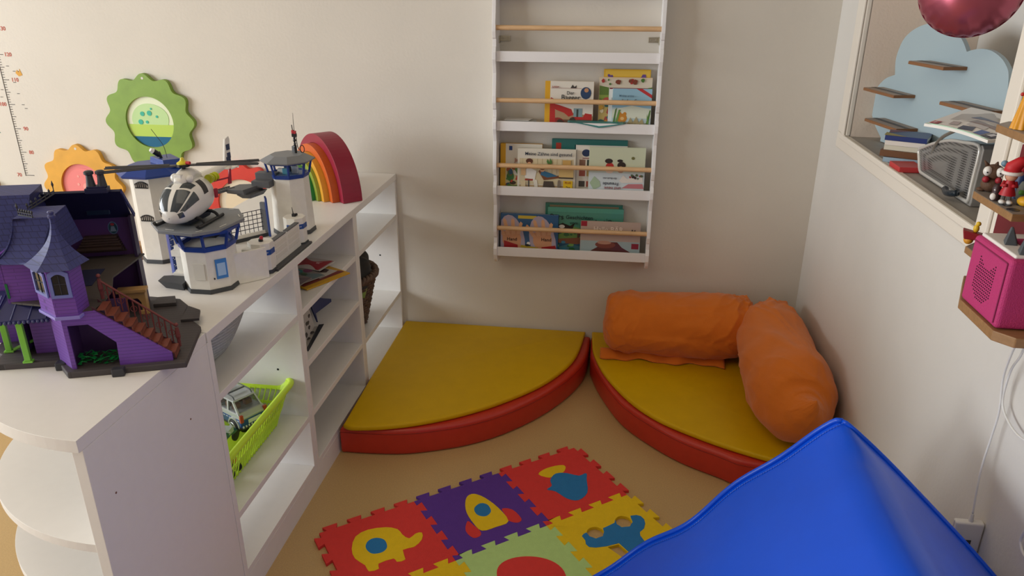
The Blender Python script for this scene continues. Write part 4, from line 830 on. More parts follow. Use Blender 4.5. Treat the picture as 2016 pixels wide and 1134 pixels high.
# front wall with two small turrets
def turret(c,r,h,nm):
    ob(B().hexa(octo(c,r*1.08,z0,n=8),octo(c,r*1.06,z0+.009)),'turret_foot',pd)
    t_=ob(B().hexa(octo(c,r,z0+.009),octo(c,r,h)),'turret',pw,bevel=.001)
    PP=octo(c,r,0)
    for i in (5,6,7): 
        panel(i,.0,1.0,h-.032,h-.018,'blue_sign',M('#1f4a92',.4),t_,P=PP,o=.0004,th=.001)
    return t_,PP
t1,P1=turret((-1.655,-1.125),.033,.848,'a'); t2_,P2=turret((-1.657,-.897),.032,.848,'b')
for (t_,PP,i) in ((t1,P1,6),(t2_,P2,6)):
    q0=Vector(PP[i]);q1=Vector(PP[(i+1)%8]); d=(q1-q0).normalized()
    mm=frame((q0+q1)/2+Vector((d.y,-d.x,0))*.0016+Vector((0,0,.823)),d,(0,0,1)); text('POLIZEI',.0042,mm,M('#e8e8ea',.4),t_,'lettering',ext=.0001)
b=B(); b.lathe([(.006,.848),(.006,.853),(.003,.858),(.0,.859)],(-1.652,-1.127,0),12); lp=ob(b,'alarm_base',pk)
b=B(); b.ball((-1.648,-1.13,.859),.005,10,8); b.build('red_lamp',M('#c22a3c',.25),lp)
b=B(); b.box(-1.662,-1.652,-.902,-.894,.848,.856); b.tube([(-1.658,-.898,.85),(-1.661,-.898,.875)],[.0018,.0008],6); b.ball((-1.651,-.894,.853),.004,8,6); ob(b,'radio',pk)
b=B(); b.box(-1.642,-1.632,-1.10,-.925,z0+.004,.838); fw=ob(b,'perimeter_wall',pw,bevel=.001)
b=B(); b.box(-1.650,-1.615,-1.125,-.885,z0,z0+.006); ob(b,'wall_foot',pd,bevel=.001)
b=B(); b.box(-1.6435,-1.6305,-1.095,-1.02,.838,.841); b.box(-1.6435,-1.6305,-1.01,-.93,.838,.841); b.build('coping',pgd,fw)
b=B()
for (ya,yb) in ((-1.09,-1.02),(-1.005,-.935)):
    for k in range(3): b.box(-1.632,-1.6312,ya,yb,.785+.016*k,.797+.016*k)
b.build('relief_panel',M('#dcd8cc',.4),fw,bevel=.0004)
# white sliding door leaning between tower and turret
b=B(); q0=Vector((-1.688,-1.232,z0)); q1=Vector((-1.622,-1.166,z0)); d=(q1-q0).normalized(); n_=Vector((d.y,-d.x,0))
def dq(u,v): 
    q=q0.lerp(q1,u)+Vector((0,0,.082*v))+n_*(.004*sin(PI*u)); return q
b.grid(dq,8,4); dr=ob(b,'sliding_door',pw,solid=.006)
b=B(); b.tube([dq(.1,.95)+n_*.003,dq(.9,.95)+n_*.003],.0016,6); b.build('door_ridge',pw,dr)
b=B(); b.box(-1.668,-1.660,-1.150,-1.143,.838,.846); ob(b,'pin',pk)
ob(B().box(-1.69,-1.645,-1.165,-1.135,z0,.836),'gate_block',pw,bevel=.002)
# ------------------------------------------------------------------ toy helicopter
ax=Vector((.04,1,0)).normalized()  # nose to tail
HH=Matrix.Translation((-1.770,-1.235,.931))@Matrix.Rotation(math.atan2(ax.y,ax.x)+PI,4,'Z')  # +x = nose
he=thing('toy_helicopter','white toy helicopter with dark windows and long grey rotor blades, on the helipad','toy helicopter',mat=HH)
def xb(b,name,mat,par=None,**k): return b.build(name,mat,par or he,world=False,**k)
hw=M('#e9e6de',.25,coat=.3); gl=M('#464c50',.12,spec=.5)
prof=[(-.075,.058,.016,.014),(-.06,.060,.034,.034),(-.035,.060,.042,.044),(0,.058,.046,.047),(.03,.056,.046,.046),(.05,.051,.043,.041),(.068,.044,.036,.031),(.080,.036,.024,.019),(.086,.032,.010,.008),(.0875,.031,.001,.001)]
pf=smooth2([Vector(q) for q in prof],4,False)
def hull(u,v,k=1.0):
    x=v*(len(pf)-1); i=min(int(x),len(pf)-2); q=pf[i].lerp(pf[i+1],x-i); a=2*PI*u
    ca,sa=cos(a),sin(a); e=.82
    return Vector((q[0],q[2]*k*math.copysign(abs(ca)**e,ca),q[1]+q[3]*k*math.copysign(abs(sa)**e,sa)))
b=B(); b.grid(hull,48,60,closeu=True); body=xb(b,'fuselage',hw,smooth='all')
def patch(cs,name,mat,par,off=1.012,n=8):
    """four corners in (u,v) hull coordinates"""
    a,b_,c_,d_=[Vector(q) for q in cs]
    g=lambda s,t:(lambda q:hull(q.x,q.y,off))(a.lerp(b_,s).lerp(d_.lerp(c_,s),t))
    bb=B(); bb.grid(g,n,n); return xb(bb,name,mat,par,smooth='all')
# windscreen panes: u .25 = top, 0 / .5 = sides
for s in (1,-1):
    f=lambda u:.25+s*(u)
    patch([(f(.015),.56),(f(.135),.50),(f(.165),.80),(f(.02),.835)],'windscreen',gl,body)
    patch([(f(.150),.46),(f(.235),.43),(f(.235),.70),(f(.180),.76)],'side_window',gl,body)
    patch([(f(.19),.81),(f(.215),.73),(f(.285),.70),(f(.28),.79)],'chin_window',gl,body)
    patch([(f(.03),.40),(f(.12),.38),(f(.12),.47),(f(.03),.53)],'roof_window',gl,body)
patch([(.03,.27),(.17,.27),(.17,.34),(.03,.34)],'door_gap',pk,body,1.008)
patch([(.33,.27),(.47,.27),(.47,.34),(.33,.34)],'door_gap',pk,body,1.008)
b=B(); b.tube(smooth2([(.03,0,.098),(.01,0,.108),(-.02,0,.112),(-.06,0,.100)],5,False),[.012,.013,.015,.017,.018,.019,.020,.02,.02,.019,.018,.016,.014,.012,.010,.008][:16],14)
b.ball((.012,.018,.110),.011,12,8); b.ball((.012,-.018,.110),.011,12,8); b.box(.0,.03,-.009,.009,.095,.122)
xb(b,'engine_cover',hw,smooth=True,weld=False,bevel=.001)
b=B(); b.tube([(-.055,0,.088),(-.12,0,.094),(-.19,0,.100)],[.018,.012,.008],12); tb_=xb(b,'tail_boom',hw,smooth=True)
b=B(); b.prism([(-.175,-.002,.095),(-.195,-.002,.165),(-.213,-.002,.17),(-.217,-.002,.16),(-.208,-.002,.09)],(0,.005,0)); fn_=xb(b,'tail_fin',hw,tb_,bevel=.0012)
b=B()
for k in (0,1): b.box(-.210,-.194,-.0030,.0040,.135-.022*k,.150-.022*k)
b.box(-.208,-.188,-.0030,.0040,.100,.118); xb(b,'fin_marking',M('#1c2c54',.4),tb_)
b=B(); b.box(-.2,-.16,-.03,.03,.092,.096); xb(b,'tailplane',hw,tb_,bevel=.001)
for s in (1,-1):
    b=B(); 
    for k in range(5): b.tube([(-.055-.006*k,s*.03,.094),(-.055-.006*k-.003,s*.03,.094)],.0115 if k%2==0 else .009,14)
    e_=xb(b,'engine_nozzle',M('#c8cc2e',.35),weld=False)
    b=B(); b.tube([(-.0538,s*.03,.094),(-.05,s*.03,.094)],[.0115,.0118],14); b.tube([(-.0496,s*.03,.094),(-.0492,s*.03,.094)],.006,12); xb(b,'nozzle_lip',M('#b9bd22',.35),e_)
b=B(); b.tube([(-.06,.03,.085),(-.105,.052,.086)],.0022,6); b.prism([(-.10,.050,.070),(-.11,.053,.070),(-.114,.054,.108),(-.108,.052,.106)],(.001,.003,0)); b.box(-.05,-.042,.044,.05,.05,.072)
xb(b,'crimson_hoist',M('#9a1c38',.4),weld=False)
b=B(); b.hexa([(-.04,-.026,.004),(.045,-.026,.004),(.045,.026,.004),(-.04,.026,.004)],[(-.05,-.03,.018),(.055,-.03,.018),(.055,.03,.018),(-.05,.03,.018)]); xb(b,'belly_box',M('#1c2436',.4),bevel=.002)
for s in (1,-1):
    b=B(); b.tube(smooth2([(-.055,s*.052,.004),(.045,s*.055,.004),(.062,s*.055,.006),(.068,s*.055,.012)],4,False),.0042,10); sk=xb(b,'skid',pk,smooth=True)
    b=B()
    for x in (-.03,.032): b.tube(smooth2([(x,s*.055,.004),(x,s*.046,.016),(x,s*.02,.022)],4,False),.0038,8)
    xb(b,'skid_strut',pk,sk,weld=False)
b=B(); b.cyl((0,0,.118),(0,0,.142),.005,seg=14); b.tube([(0,0,.136),(0,0,.142)],.016,14); xb(b,'rotor_hub',pk)
b=B(); b.lathe([(.014,.142),(.014,.145),(.006,.150),(.0035,.157),(.0,.158)],(0,0,0),16); xb(b,'rotor_cap',M('#d8c832',.4),smooth=True)
b=B(); b.tube([(.004,.012,.146),(.004,.022,.146)],.004,8); xb(b,'red_clip',M('#c02c30',.4))
inv=HH.inverted()
for e0 in ((-1.922,-1.284),(-1.904,-1.324),(-1.61,-1.150),(-1.595,-1.186)):
    q=inv@Vector((e0[0],e0[1],1.076)); q.z=.140; L=q.xy.length; a=math.atan2(q.y,q.x); Tm=Matrix.Rotation(a,4,'Z')
    b=B(Tm); b.hexa([(.008,-.004,.137),(.175,-.0075,.136),(.175,.0075,.136),(.008,.004,.137)],[(.008,-.004,.1405),(.175,-.0075,.139),(.175,.0075,.139),(.008,.004,.1405)]); b.tube([(.03,-.001,.1405),(.174,-.001,.1395)],.0026,6)
    xb(b,'rotor_blade',M('#4a4a4c',.5),weld=False,bevel=.0006)
# ------------------------------------------------------------------ wooden rainbow: nested arches, each a thing
axd=Vector((.715,.70,0)).normalized(); per=Vector((-.70,.715,0)).normalized()
foot=Vector((-1.616,-.415,SH+.001)); RR=.204; cc=foot+per*RR
specs=[('#8e1834','crimson',.204,.031,-.072,.0),('#c4591c','orange',.172,.026,-.098,-.002),('#d79a2e','yellow orange',.145,.022,-.118,-.07),('#8f9d3a','olive green',.122,.020,-.130,-.07),('#1b7a34','dark green',.101,.03,-.155,-.08),('#4f86a0','dusty blue',.07,.026,-.165,-.09)]
for col,nm,r,th,s0,s1 in specs:
    t=thing('rainbow_arch','%s arch of the nested wooden toy rainbow'%nm,'toy rainbow arch',tuple(cc+axd*((s0+s1)/2)),0,'nested wooden rainbow arches')
    pts=[cc+per*(-r*cos(a))+Vector((0,0,r*sin(a)*1.03)) for a in [PI*i/40 for i in range(41)]]+[cc+per*(-(r-th)*cos(a))+Vector((0,0,(r-th)*sin(a)*1.03)) for a in [PI*i/40 for i in range(40,-1,-1)]]
    B().prism([q+axd*s0 for q in pts],axd*((s1-s0) if s1-s0>.02 else .07)).build('arch',M(col,.42,var=.05,scale=20),t,bevel=.0025)
# ------------------------------------------------------------------ things inside the shelves
# green plastic basket
lime=M('#cdf03a',.35)
gb=thing('plastic_basket','lime green slatted plastic basket holding toy vehicles','basket',(-1.76,-1.24,.267))
bx0,bx1,by0,by1=-1.915,-1.69,-1.47,-1.075; tx0,tx1,ty0,ty1=-1.945,-1.655,-1.487,-1.028; zB,zT=.268,.385
def rrect(x0,x1,y0,y1,r,z,n=6):
    out=[]
    for (cx_,cy_,a0) in ((x1-r,y1-r,0),(x0+r,y1-r,PI/2),(x0+r,y0+r,PI),(x1-r,y0+r,3*PI/2)):
        for i in range(n+1): a=a0+PI/2*i/n; out.append(Vector((cx_+r*cos(a),cy_+r*sin(a),z)))
    return out
def ring(f,e=0): return rrect(bx0+(tx0-bx0)*f-e,bx1+(tx1-bx1)*f+e,by0+(ty0-by0)*f-e,by1+(ty1-by1)*f+e,.03+.012*f,zB+(zT-zB)*f)
B().prism(ring(0),(0,0,.003)).build('basket_floor',lime,gb)
b=B()
def band(f0,f1,th=.002):
    a_,c_=ring(f0),ring(f1); ai,ci=ring(f0,-th),ring(f1,-th); n=len(a_)
    for i in range(n): j=(i+1)%n; b.hexa([a_[i],a_[j],ai[j],ai[i]],[c_[i],c_[j],ci[j],ci[i]])
band(0,.06);band(.74,1.0);band(.40,.46)
# vertical slats
def along(R_,s):
    L=[(R_[(i+1)%len(R_)]-R_[i]).length for i in range(len(R_))]; T_=sum(L); d=s*T_
    for i,l in enumerate(L):
        if d<=l: return R_[i].lerp(R_[(i+1)%len(R_)],d/l)
        d-=l
    return R_[0]
r0_,r4,r8=ring(0),ring(.43),ring(.76)
NS=84
for k in range(NS):
    s=k/NS; a_,m_,c_=along(r0_,s),along(r4,s),along(r8,s)
    b.tube([a_,a_.lerp(m_,.25),a_.lerp(m_,.75),m_],[.0032,.0019,.0019,.0032],4); b.tube([m_,m_.lerp(c_,.25),m_.lerp(c_,.75),c_],[.0032,.0019,.0019,.0032],4)
b.build('slatted_side',lime,gb,weld=False)
rm=B(); rm.tube(ring(1.0,.004),.0095,8,closed=True); rm.build('rim',lime,gb,smooth='all')
# toy car in the basket
CM=frame((-1.80,-1.13,.325),(.866,-.5,.03),(.5,.866,0))
tc_=thing('toy_car','silver and blue toy police car with spoked wheels, in the green basket','toy car',mat=CM)
def cb(b,name,mat,par=None,**k): return b.build(name,mat,par or tc_,world=False,**k)
sil=M('#b9bcc0',.3,metal=.3); cbl=M('#1d4f8c',.35)
side=[(-.10,.0),(-.10,.028),(-.07,.034),(-.055,.058),(-.03,.066),(.055,.066),(.075,.058),(.10,.036),(.104,.0)]
cb(B().box(-.10,.104,-.042,.042,-.004,.022),'lower_body',cbl,bevel=.004)
cb(B().box(-.102,.106,-.043,.043,-.008,.001),'bumper',M('#3c3f44',.5),bevel=.003)
cb(B().prism([(x,-.041,z) for x,z in [(-.10,.020),(-.10,.028),(-.06,.034),(.09,.037),(.103,.026),(.103,.020)]],(0,.082,0)),'waistline',sil,bevel=.002)
for y in (-.037,.037):
    for (x0,x1,x2,x3) in ((-.058,-.048,-.038,-.030),(-.008,-.002,-.008,-.002),(.035,.042,.035,.042),(.082,.092,.060,.068)):
        b=B(); b.hexa([(x0,y-.002,.033),(x1,y-.002,.033),(x1,y+.002,.033),(x0,y+.002,.033)],[(x2,y-.004*(1 if y>0 else -1)-.002,.064),(x3,y-.004*(1 if y>0 else -1)-.002,.064),(x3,y-.004*(1 if y>0 else -1)+.002,.064),(x2,y-.004*(1 if y>0 else -1)+.002,.064)])
        cb(b,'pillar',sil)
cb(B().box(-.036,.068,-.036,.036,.0635,.069),'car_roof',sil,bevel=.003)
b=B(); 
for y in (-.028,.028): b.tube(smooth2([(-.03,y,.069),(-.02,y,.078),(.05,y,.078),(.062,y,.069)],4,False),.0018,6)
for x in (-.01,.03): b.tube([(x,-.028,.078),(x,.028,.078)],.0025,6)
cb(b,'roof_rack',M('#5a5e64',.4),weld=False)
b=B()
for x in (-.02,.02,.05):
    for y in (-.018,.018): b.box(x-.008,x+.008,y-.011,y+.011,.03,.05)
cb(b,'seat',M('#8a5a40',.6),bevel=.003)
B().hexa([(-.052,-.0365,.035),(.086,-.0365,.035),(.086,.0365,.035),(-.052,.0365,.035)],[(-.034,-.034,.063),(.062,-.034,.063),(.062,.034,.063),(-.034,.034,.063)]).build('window_glass',M('#39424a',.08,alpha=.35),tc_,world=False)
cb(B().box(.1035,.1055,-.02,.02,.006,.017),'number_plate',M('#e8e8e0',.4))
b=B()
for y in (-.038,.038): b.box(.098,.105,y-.005,y+.005,.014,.036)
cb(b,'tail_light',M('#b0402c',.3),bevel=.001)
b=B()
for i in range(9): b.box(.1045,.1062,-.04+.009*i,-.0355+.009*i,-.002,.004)
cb(b,'warning_stripe',M('#dcdcd8',.4))
b=B()
for i in range(14):
    for y in (-.0424,.0414): b.box(-.09+.0135*i,-.082+.0135*i,y,y+.001,.0155,.018)
cb(b,'side_marking',M('#e4e6e8',.4))
for x in (-.062,.066):
    for s in (1,-1):
        w_=cb(B(Matrix.Translation((x,s*.040,-.006))@Matrix.Rotation(PI/2,4,'X')).lathe([(.0,-.008),(.017,-.008),(.021,-.005),(.021,.005),(.017,.008),(.0,.008)],(0,0,0),24),'wheel',M('#1c1c1e',.6),smooth=True)
        b=B(Matrix.Translation((x,s*.0485,-.006))@Matrix.Rotation(PI/2,4,'X'))
        for i in range(10):
            a=2*PI*i/10; b.tube([(.003*cos(a),.003*sin(a),0),(.0135*cos(a),.0135*sin(a),0)],.0016,5)
        b.tube([(.014*cos(2*PI*i/24),.014*sin(2*PI*i/24),0) for i in range(24)],.0015,5,closed=True)
        cb(b,'wheel_rim',M('#c8ccd0',.3,metal=.5),w_,weld=False)
        b=B(Matrix.Translation((x,s*.041,-.006)))
        b.tube([(.025*cos(a),0,.025*sin(a)) for a in [PI*i/10 for i in range(11)]],.004,6); cb(b,'wheel_arch',sil)
# smaller toys under the car
def small(label,c,cols,seed,cat='toy vehicle',s=1):
    t=thing('toy_motorbike',label,cat,c,rz=seed*1.3,group='small toys in the green basket'); m_=MW[t]
    b=B(); b.tube(smooth2([(-.03*s,0,.02*s),(-.01*s,0,.030*s),(.01*s,0,.028*s),(.032*s,0,.018*s)],4,False),[.004,.007,.010,.012,.011,.012,.012,.010,.009,.010,.009,.006,.004][:13],10); b.build('body',M(cols[0],.3),t,world=False,smooth=True)
    for x in (-.026*s,.028*s): B(Matrix.Translation((x,0,.012*s))@Matrix.Rotation(PI/2,4,'X')).lathe([(0,-.004),(.009*s,-.004),(.0125*s,-.002),(.0125*s,.002),(.009*s,.004),(0,.004)],(0,0,0),18).build('wheel',M('#1a1a1c',.5),t,world=False,smooth=True)
    b=B(); b.tube([(-.012*s,-.016*s,.042*s),(-.012*s,.016*s,.042*s)],.002,6); b.box(-.005*s,.012*s,-.008*s,.008*s,.03*s,.040*s); b.build('seat',M(cols[1],.4),t,world=False,bevel=.001)
small('dark teal toy motorbike in the basket below the police car',(-1.745,-1.275,.300),('#1f5a58','#a8b0b0'),1.2,s=1.5)
small('orange toy motorbike near the front rim of the basket',(-1.725,-1.33,.275),('#c05a22','#d8c8b0'),2.3,s=1.2)
small('black toy motorbike at the lower end of the basket',(-1.73,-1.39,.272),('#1c2430','#3a3a44'),.4,s=1.3)
small('white and black toy motorbike on the basket floor',(-1.74,-1.13,.272),('#c9c9c4','#2c2c30'),3.0,s=1.1)
small('dark blue toy motorbike beneath the car',(-1.83,-1.28,.272),('#1a2a4a','#30343c'),5.0,s=1.4)
# grey coiled basket
gk=thing('rope_basket','grey striped coiled rope basket on the top shelf near the end panel','basket',(-1.80,-1.32,.601))
b=B()
n_=11
for k in range(n_):
    f=k/(n_-1); a_=.085+.055*f**.7; c_=.095+.062*f**.7
    b.tube([(-1.80+a_*cos(2*PI*i/48)*1.05,-1.315+c_*1.15*sin(2*PI*i/48),.607+.0098*k) for i in range(48)],.0056,8,closed=True)
b.build('coiled_wall',M('#a2a5a0',.85,var=.12,scale=90,bump=.5,bscale=300),gk,smooth='all',weld=False)
B().prism([(-1.80+.085*cos(2*PI*i/32),-1.315+.095*sin(2*PI*i/32),.602) for i in range(32)],(0,0,.006)).build('base',M('#a2a5a0',.85),gk)
b=B()
for k in range(n_-1):
    f=(k+.5)/(n_-1); a_=.085+.055*f**.7; c_=.095+.062*f**.7
    b.tube([(-1.80+a_*cos(2*PI*i/48)*1.05,-1.315+c_*1.15*sin(2*PI*i/48),.6115+.0098*k) for i in range(48)],.0035,6,closed=True)
b.build('white_cord',M('#dcded9',.85),gk,smooth='all',weld=False)
# magazines on the middle unit
def sheetmag(name,label,corn,col,th,cat='magazine',grp='magazines on the radio',bow=.008):
    a_,c_,d_,e_=[Vector(q) for q in corn]
    t=thing(name,label,cat,tuple((a_+c_+d_+e_)/4),0,grp)
    f=lambda z:(lambda u,v:a_.lerp(c_,u).lerp(e_.lerp(d_,u),v)+Vector((0,0,z+bow*sin(PI*v)*sin(PI*(.2+.6*u)))))
    b=B(); n=14; tp_,bt_=f(th),f(0); b.grid(tp_,n,n); b.grid(bt_,n,n)
    for i in range(n):
        for (p,q) in (((i/n,0),((i+1)/n,0)),((i/n,1),((i+1)/n,1)),((0,i/n),(0,(i+1)/n)),((1,i/n),(1,(i+1)/n))): b.face([bt_(*p),bt_(*q),tp_(*q),tp_(*p)])
    b.build('paper_block',M(col,.4),t,smooth=True,angle=30); return t,tp_
def onpage(t,tp_,pts,col,nm='cover_picture',l=1):
    """a printed patch following the sheet"""
    P=[Vector(q) for q in pts]; c_=sum(P,Vector((0,0)))/len(P); b=B(); n=len(P); K=4
    vs=[]; 
    for k in range(K+1):
        for q in P:
            r=c_.lerp(q,k/K); r=(min(.995,max(.005,r.x)),min(.995,max(.005,r.y))); vs.append(tp_(*r)+Vector((0,0,.0003+.00012*l)))
    b.raw(vs,[(k*n+i,k*n+(i+1)%n,(k+1)*n+(i+1)%n,(k+1)*n+i) for k in range(K) for i in range(n)])
    return b.build(nm,M(col,.35),t)
def printed(t,tp_,arts):
    for l,(pts,col) in enumerate(arts): onpage(t,tp_,pts,col,'cover_picture',l+1)
def edgemag(label,A,Bq,depth,z,col,th,arts,bow=.003):
    A,Bq=Vector((A[0],A[1],z)),Vector((Bq[0],Bq[1],z)); d=(Bq-A).normalized(); n=Vector((-d.y,d.x,0))
    if n.x>0: n=-n
    t,tp=sheetmag('magazine',label,[A,Bq,Bq+n*depth,A+n*depth],col,th,grp='magazines on the middle shelf unit',bow=bow); printed(t,tp,arts); return t
edgemag('yellow edged picture magazine jutting over the shelf edge, lowest of the pile',(-1.658,-.862),(-1.575,-.705),.21,.6015,'#c99a22',.004,[(RC(.04,.1,.97,.97),'#7a2e28'),([(.45,.15),(.92,.2),(.85,.5),(.6,.62),(.48,.4)],'#c2bcb2'),*blobs(2,8,['#b8b2a8','#8a3a30','#3a2a2a'],.1,.2,.9,.9,.09)])
edgemag('comic magazine with teal and purple figures in the middle of the pile',(-1.70,-.86),(-1.640,-.755),.19,.6095,'#9a938c',.003,[(RC(0.01,.01,.99,.99),'#6f8688'),*blobs(7,16,['#5a4a86','#8a4a6a','#3a8a86','#4a6a4a','#b08a90','#2c2c44'],.05,.05,.95,.95,.11)])
edgemag('bright red magazine lying rotated on the right of the pile',(-1.668,-.728),(-1.650,-.635),.12,.6135,'#c9c0b8',.0025,[(RC(.02,.05,.98,.98),'#b02a30'),([(.5,.25),(.62,.3),(.7,.22),(.64,.4),(.5,.36)],'#d8a8a8')])
edgemag('crumpled grey and brown comic at the left end of the pile',(-1.690,-.935),(-1.665,-.80),.16,.6165,'#8a8078',.003,[(RC(.01,.01,.99,.99),'#75696e'),*blobs(17,14,['#4a3a4a','#8a7a8a','#5a6a7a','#93604e','#a89c9c'],.05,.05,.95,.95,.12)],bow=.010)
edgemag('dark red comic at the back of the pile',(-1.775,-.95),(-1.745,-.77),.15,.6205,'#b0a8a0',.003,[(RC(.01,.01,.99,.99),'#8e2c2c'),*blobs(27,7,['#5a2a2c','#c0a09a'],.1,.1,.9,.9,.12)],bow=.012)
# navy board book standing half open on the second board
bxs=thing('board_book','navy board book standing half open with grey picture pages, on the second shelf','book',(-1.69,-.84,.433))
def slab(name,pts,th,col,par=bxs):
    pts=[Vector(q) for q in pts]; n=(pts[1]-pts[0]).cross(pts[2]-pts[0]).normalized()
    if n.x>0: n=-n
    return B().prism(pts,n*th).build(name,M(col,.5),par)
ly=Vector((-1.672,-.742,.4345)); 
slab('page',[(-1.717,-.783,.436),(-1.677,-.765,.436),(-1.6475,-.93,.436),(-1.72,-.94,.436)],.003,'#a9a49c')
slab('navy_cover',[(-1.665,-.74,.4335),(-1.64,-.935,.4335),(-1.648,-.937,.4375),(-1.677,-.755,.4375)],.003,'#10131f')
slab('standing_page',[(-1.688,-.765,.4345),(-1.66,-.93,.4345),(-1.665,-.95,.535),(-1.69,-.79,.512)],.003,'#b4aea6')
slab('navy_cover',[(-1.69,-.73,.4335),(-1.69,-.77,.508),(-1.69,-.69,.504),(-1.69,-.60,.463),(-1.69,-.60,.452),(-1.69,-.739,.469)],.005,'#17265a')
b=B(); rdd=random.Random(3)
for i in range(9):
    u=rdd.uniform(.15,.9);v=rdd.uniform(.15,.8); q=Vector((-1.688,-.765,.4345)).lerp(Vector((-1.66,-.93,.4345)),u).lerp(Vector((-1.69,-.79,.512)).lerp(Vector((-1.665,-.95,.535)),u),v)+Vector((.0012,0,0)); b.prism([q+Vector((0,.010*cos(k),.007*sin(k))) for k in range(6)],(-.0004,0,0))
for i in range(8):
    u=rdd.uniform(.1,.9); q=Vector((-1.68,-.77,.4395)).lerp(Vector((-1.66,-.92,.4395)),u)+Vector((-.03*rdd.random(),0,0)); b.prism([q+Vector((.008*cos(k),.010*sin(k),0)) for k in range(6)],(0,0,.0004))
b.build('drawing',M('#3b3634',.6),bxs,weld=False)
# wicker basket with dark cloth
wk=thing('wicker_basket','brown wicker basket stuffed with dark grey cloth, on the right shelf unit','basket',(-1.74,-.36,.263))
wm=M('#5f4a3c',.7,var=.25,scale=60,bump=.5,bscale=200)
def wr(f,a): 
    rx=.085+.045*f; ry=.095+.05*f; return Vector((-1.745+rx*cos(a),-.365+ry*sin(a),.268+.19*f))
rows=16; NB=36
b=B()
for k in range(rows):
    f=k/(rows-1)
    for s in (0,1):
        b.tube([wr(f,2*PI*i/144+0)+Vector((cos(2*PI*i/144),sin(2*PI*i/144),0))*.004*sin(NB/2*2*PI*i/144+PI*(k+s))+Vector((0,0,.004*s)) for i in range(144)],.0042,6,closed=True)
b.build('woven_wall',wm,wk,smooth='all',weld=False)
b=B()
for k in range(NB): a=2*PI*k/NB; b.tube([wr(0,a),wr(.5,a),wr(1.03,a)],.0035,6)
b.build('stake',wm,wk,weld=False)
b=B()
for s in (0,PI): b.tube([wr(1.04,2*PI*i/160)+Vector((cos(2*PI*i/160)*.008*cos(24*2*PI*i/160+s),sin(2*PI*i/160)*.008*cos(24*2*PI*i/160+s),.008*sin(24*2*PI*i/160+s))) for i in range(160)],.0075,6,closed=True)
b.build('braided_rim',wm,wk,smooth='all',weld=False)
B().prism([wr(0,2*PI*i/32) for i in range(32)],(0,0,.004)).build('base',wm,wk)
from mathutils import noise as NZ
def clo(u,v):
    a=2*PI*u; th=PI/2*v; r=.122*cos(th)+.002; q=Vector((-1.738+r*cos(a)*.95,-.372+r*1.02*sin(a),.432+.135*sin(th)**.8))
    k=NZ.noise(q*26)*.018+.008*sin(9*a+6*v); return q+Vector((cos(a)*k,sin(a)*k,k*.6))
tag(B().grid(clo,64,24,closeu=True).build('folded_cloth',M('#35332f',.9,var=.1,scale=20,sheen=.1),smooth='all'),'dark grey cloth bundled inside the wicker basket','cloth')
tag(B().tube([(-1.640,-.43,.40),(-1.634,-.40,.445),(-1.637,-.375,.468)],[.010,.011,.006],10).build('green_toy',M('#8fae5a',.6),smooth='all'),'olive green toy stick sticking out of the wicker basket','toy')
# ------------------------------------------------------------------ inside the opening in the right wall
c0_=Vector((.06,-.37,0)); c1_=Vector((.17,-.93,0)); cd_=(c1_-c0_).normalized(); cn_=Vector((cd_.y,-cd_.x,0))
if cn_.x>0: cn_=-cn_
cl=thing('cloud_shelf','pale blue cloud shaped wooden shelf with small brown boards','wall shelf',(.12,-.65,1.02))
cpts=[(0.0687,-0.4144,1.0331),(0.0608,-0.3739,1.0590),(0.0546,-0.3425,1.0872),(0.0519,-0.3287,1.1186),(0.0517,-0.3276,1.1518),(0.0554,-0.3464,1.1805),(0.0623,-0.3816,1.2074),(0.0715,-0.4288,1.2235),(0.0696,-0.4187,1.2585),(0.0702,-0.4219,1.2896),(0.0740,-0.4411,1.3273),(0.0820,-0.4820,1.3547),(0.0924,-0.5349,1.3719),(0.1031,-0.5892,1.3768),(0.1129,-0.6395,1.3723),(0.1219,-0.6851,1.3572),(0.1281,-0.7165,1.3380),(0.1326,-0.7397,1.3155),(0.1370,-0.7618,1.3221),(0.1440,-0.7978,1.3275),(0.1514,-0.8354,1.3250),(0.1584,-0.8712,1.3132),(0.1633,-0.8961,1.2973),(0.1663,-0.9111,1.2791),(0.1683,-0.9212,1.2432)]
pp=[Vector(q) for q in cpts]
crv=smooth2(pp[:8],4,False)[:-1]+[pp[7]]+smooth2(pp[7:18],4,False)[1:-1]+[pp[17]]+smooth2(pp[17:],4,False)[1:]
last=crv[-1]; first=crv[0]
crv+= [Vector((last.x,last.y,1.03)),Vector((first.x,first.y,1.022))]
B().prism(crv,-cn_*.012).build('cloud_panel',M('#a9bdc5',.55),cl,bevel=.001)
brd=M('#9a7350',.55,var=.15,scale=30,kind='wood'); strp=M('#5e5650',.6); ply=M('#8a5f3c',.6)
